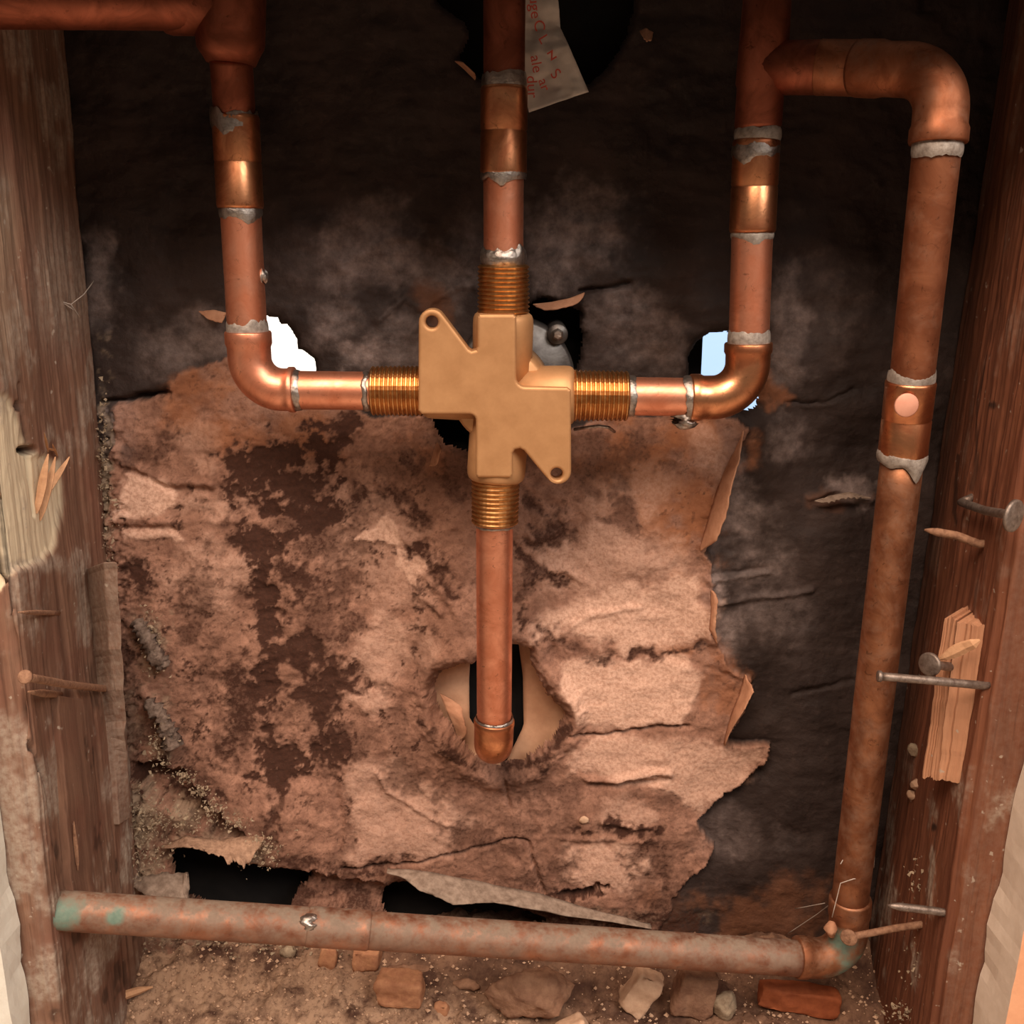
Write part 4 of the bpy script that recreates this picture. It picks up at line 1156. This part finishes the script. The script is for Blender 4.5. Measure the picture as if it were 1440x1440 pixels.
lump('brick_chip', 902, 1395, 38, 66, M['chip'], 'long pale brick chip leaning under the low pipe', 'brick chip', 7, rot=32, depth=.012)
lump('rust_flake', 1125, 1397, 104, 34, M['orange'], 'bright orange-brown flake under the right end of the low pipe', 'flake', 8, depth=.010, rot=4)
lump('dirt_clod', 1022, 1405, 34, 48, M['lint'], 'crumbly grey clod between the long brick chip and the orange flake', 'clod', 9, False)
lump('stone_chip', 975, 1398, 52, 66, M['rock'], 'dark brown stone tucked under the low pipe right of the long brick chip', 'stone', 10, depth=.012, rot=14)
lump('stone_chip', 516, 1346, 36, 30, M['brick'], 'small brown stone half hidden by the low pipe, above the square brick chip', 'stone', 11)
lump('stone_chip', 575, 1356, 60, 14, M['rock'], 'flat dark stone lying behind the square brick chip', 'stone', 12)
lump('stone_chip', 462, 1352, 22, 34, M['brick'], 'upright sliver of brick below the coupling of the low pipe', 'stone', 13, depth=.005, rot=12)
lump('stone_chip', 620, 1396, 20, 16, M['brick'], 'tiny brick crumb right of the square brick chip', 'stone', 14)
lump('stone_chip', 500, 1425, 26, 12, M['chip'], 'small pale pebble at the front edge left of the square brick chip', 'stone', 15, False)
lump('stone_chip', 1240, 1420, 30, 18, M['rock'], 'small brown lump at the foot of the right stud', 'stone', 16, False)
lump('stone_chip', 866, 1428, 22, 16, M['rock'], 'small brown crumb in front of the long brick chip', 'stone', 17, False)
lump('stone_chip', 655, 1372, 50, 18, M['rock'], 'low dark stone left of the biggest clod', 'stone', 18, False)
lump('stone_chip', 405, 1340, 26, 16, M['lint'], 'dusty grey crumb below the low pipe near its coupling', 'stone', 19, False)
# stick lying at the lower left
A_ = PZ(88, 1424, ZF + .006); B_ = PZ(215, 1388, ZF + .008)
st = splinter(A_, B_, .0022, 'twig', M['splinter'], None, 'thin pale stick lying on the dirt at the foot of the left stud', 'stick', .9)
# loose grit
def grit():
    rg = np.random.RandomState(4); v = []; f = []
    oc = np.array([(1, 0, 0), (-1, 0, 0), (0, 1, 0), (0, -1, 0), (0, 0, 1), (0, 0, -1)], float)
    of = [(0, 2, 4), (2, 1, 4), (1, 3, 4), (3, 0, 4), (2, 0, 5), (1, 2, 5), (3, 1, 5), (0, 3, 5)]
    for i in range(2600):
        x = rg.uniform(-.19, .185); y = rg.uniform(-.03, .046); r = .0003 + .0010 * rg.rand() ** 3
        c = np.array((x, y, fz(x, y) + r * .4)); b = len(v)
        for o_ in oc: v.append(tuple(c + o_ * r * rg.uniform(.6, 1.3, 3)))
        f += [tuple(k + b for k in q) for q in of]
    o = mk('grit', v, f, M['chip'], None, smooth=False, kind='stuff')
    return tag(o, 'loose pale grit and sand scattered over the dirt', 'grit')
grit()
# fuzzy crust of dust in the lower left corner
def crust(spots, label, seed):
    rg = np.random.RandomState(seed); v = []; f = []
    for (px, py, sx, sy, n, Y) in spots:
        for i in range(n):
            a_, b_ = px + rg.randn() * sx, py + rg.randn() * sy
            c = np.array(P(a_, b_, Y - abs(rg.randn()) * .003)); r = .0004 + .0009 * rg.rand() ** 2
            b = len(v); d = rg.randn(5, 3)
            for q in d: v.append(tuple(c + q / np.linalg.norm(q) * r * rg.uniform(.5, 1.5)))
            f += [(b, b + 1, b + 2), (b, b + 2, b + 3), (b + 1, b + 2, b + 4), (b, b + 3, b + 4), (b, b + 1, b + 4), (b + 2, b + 3, b + 4)]
    o = mk('dust_crust', v, f, M['lint'], None, smooth=False, kind='stuff')
    return tag(o, label, 'dust')
crust([(190, 1150, 26, 22, 420, .046), (195, 1210, 22, 26, 300, .045), (245, 1155, 36, 10, 220, .045), (365, 1195, 16, 14, 160, .042), (150, 1250, 20, 12, 160, .040), (225, 1050, 10, 22, 160, .046), (215, 905, 8, 22, 120, .046), (145, 660, 5, 60, 160, .047), (152, 800, 7, 50, 140, .047), (258, 1092, 7, 5, 70, .044), (280, 1112, 7, 5, 70, .044), (300, 1134, 7, 6, 70, .044), (328, 1156, 9, 5, 70, .044), (440, 1340, 60, 12, 200, .045), (300, 1335, 90, 12, 220, .046)],
      'fuzzy tan dust crust clinging to the lower left of the wall', 5)
crust([(1290, 1360, 12, 30, 50, -.02), (1275, 1425, 22, 8, 90, -.02), (1290, 1240, 12, 16, 30, -.01)],
      'pale flakes of dust on the foot of the right stud', 6)
# bark-like crumbling strip low on the left of the wall
def strip(pts, r, label, seed):
    q = []
    for i in range(len(pts) - 1):
        for k in range(9):
            a_ = np.array(pts[i]); b_ = np.array(pts[i + 1]); m_ = a_ + (b_ - a_) * k / 9; q.append(P(*m_))
    rg = random.Random(seed); rad = [r * rg.uniform(.7, 1.2) for _ in q]; rad[0] = rad[-1] = r * .3
    o = mk('caulk_strip', *sweep(q, rad, 12, lump=.42, seed=seed), M['lintgrey'], None, loc=q[0])
    return tag(o, label, 'caulk')
strip([(190, 872, .046), (205, 895, .043), (222, 925, .043), (232, 940, .046)], .0034, 'crumbling grey caulk strip on the wall beside the left stud, upper piece', 3)
strip([(205, 985, .046), (225, 1005, .044), (238, 1030, .043), (245, 1055, .045)], .0036, 'crumbling grey caulk strip on the wall beside the left stud, lower piece', 4)
wp = [P(808, 604, .036), P(825, 601, .030), P(842, 599, .029), P(856, 601, .030), P(864, 607, .036)]
tag(mk('wire_scrap', *sweep([lerp(wp[i], wp[i + 1], k / 4) for i in range(4) for k in range(4)] + [wp[-1]], .0007, 8), M['solder'], None, loc=wp[0]), 'short bent scrap of wire under the right port of the brass valve', 'wire')
c = P(822, 1153, .0455); rg = random.Random(5)
o = hull([c + Vector((rg.gauss(0, 1), rg.gauss(0, 1) * .6, rg.gauss(0, 1) * 1.3)).normalized() * .0028 for _ in range(20)], 'plaster_crumb', M['chip'], None, 0, c, True)
roughen(o, .0006, 300, 2); tag(o, 'single pale crumb stuck to the tan wall right below the tub elbow hole', 'crumb')
# cobwebs
def web(lines, label, r=.00022):
    g = Geo()
    for L in lines:
        pts = [P(*q) for q in L]; q = []
        for i in range(len(pts) - 1):
            for k in range(4): q.append(lerp(pts[i], pts[i + 1], k / 4))
        q.append(pts[-1]); g.add(*sweep(q, r, 5))
    o = mk('cobweb', g.v, g.f, M['web'], None, kind='stuff')
    return tag(o, label, 'cobweb')
web([[(66, 370, .02), (74, 395, .02), (86, 424, .022), (100, 428, .024), (118, 414, .03)], [(66, 370, .02), (84, 368, .024)], [(86, 424, .022), (104, 436, .026)], [(118, 414, .03), (132, 395, .045)], [(100, 428, .024), (112, 446, .03)]],
    'dusty cobweb strand slung across the left stud')
web([[(1232, 1125, .03), (1205, 1175, .0), (1182, 1215, -.009)], [(1170, 1290, -.012), (1182, 1242, -.012), (1200, 1236, -.012), (1222, 1234, -.004)], [(1236, 1130, .02), (1231, 1170, .01), (1229, 1220, .01)], [(1105, 1315, .04), (1150, 1285, .02), (1180, 1262, -.006)], [(1118, 1278, .045), (1160, 1270, .03)]],
    'fine cobweb threads round the lower end of the tall pipe')
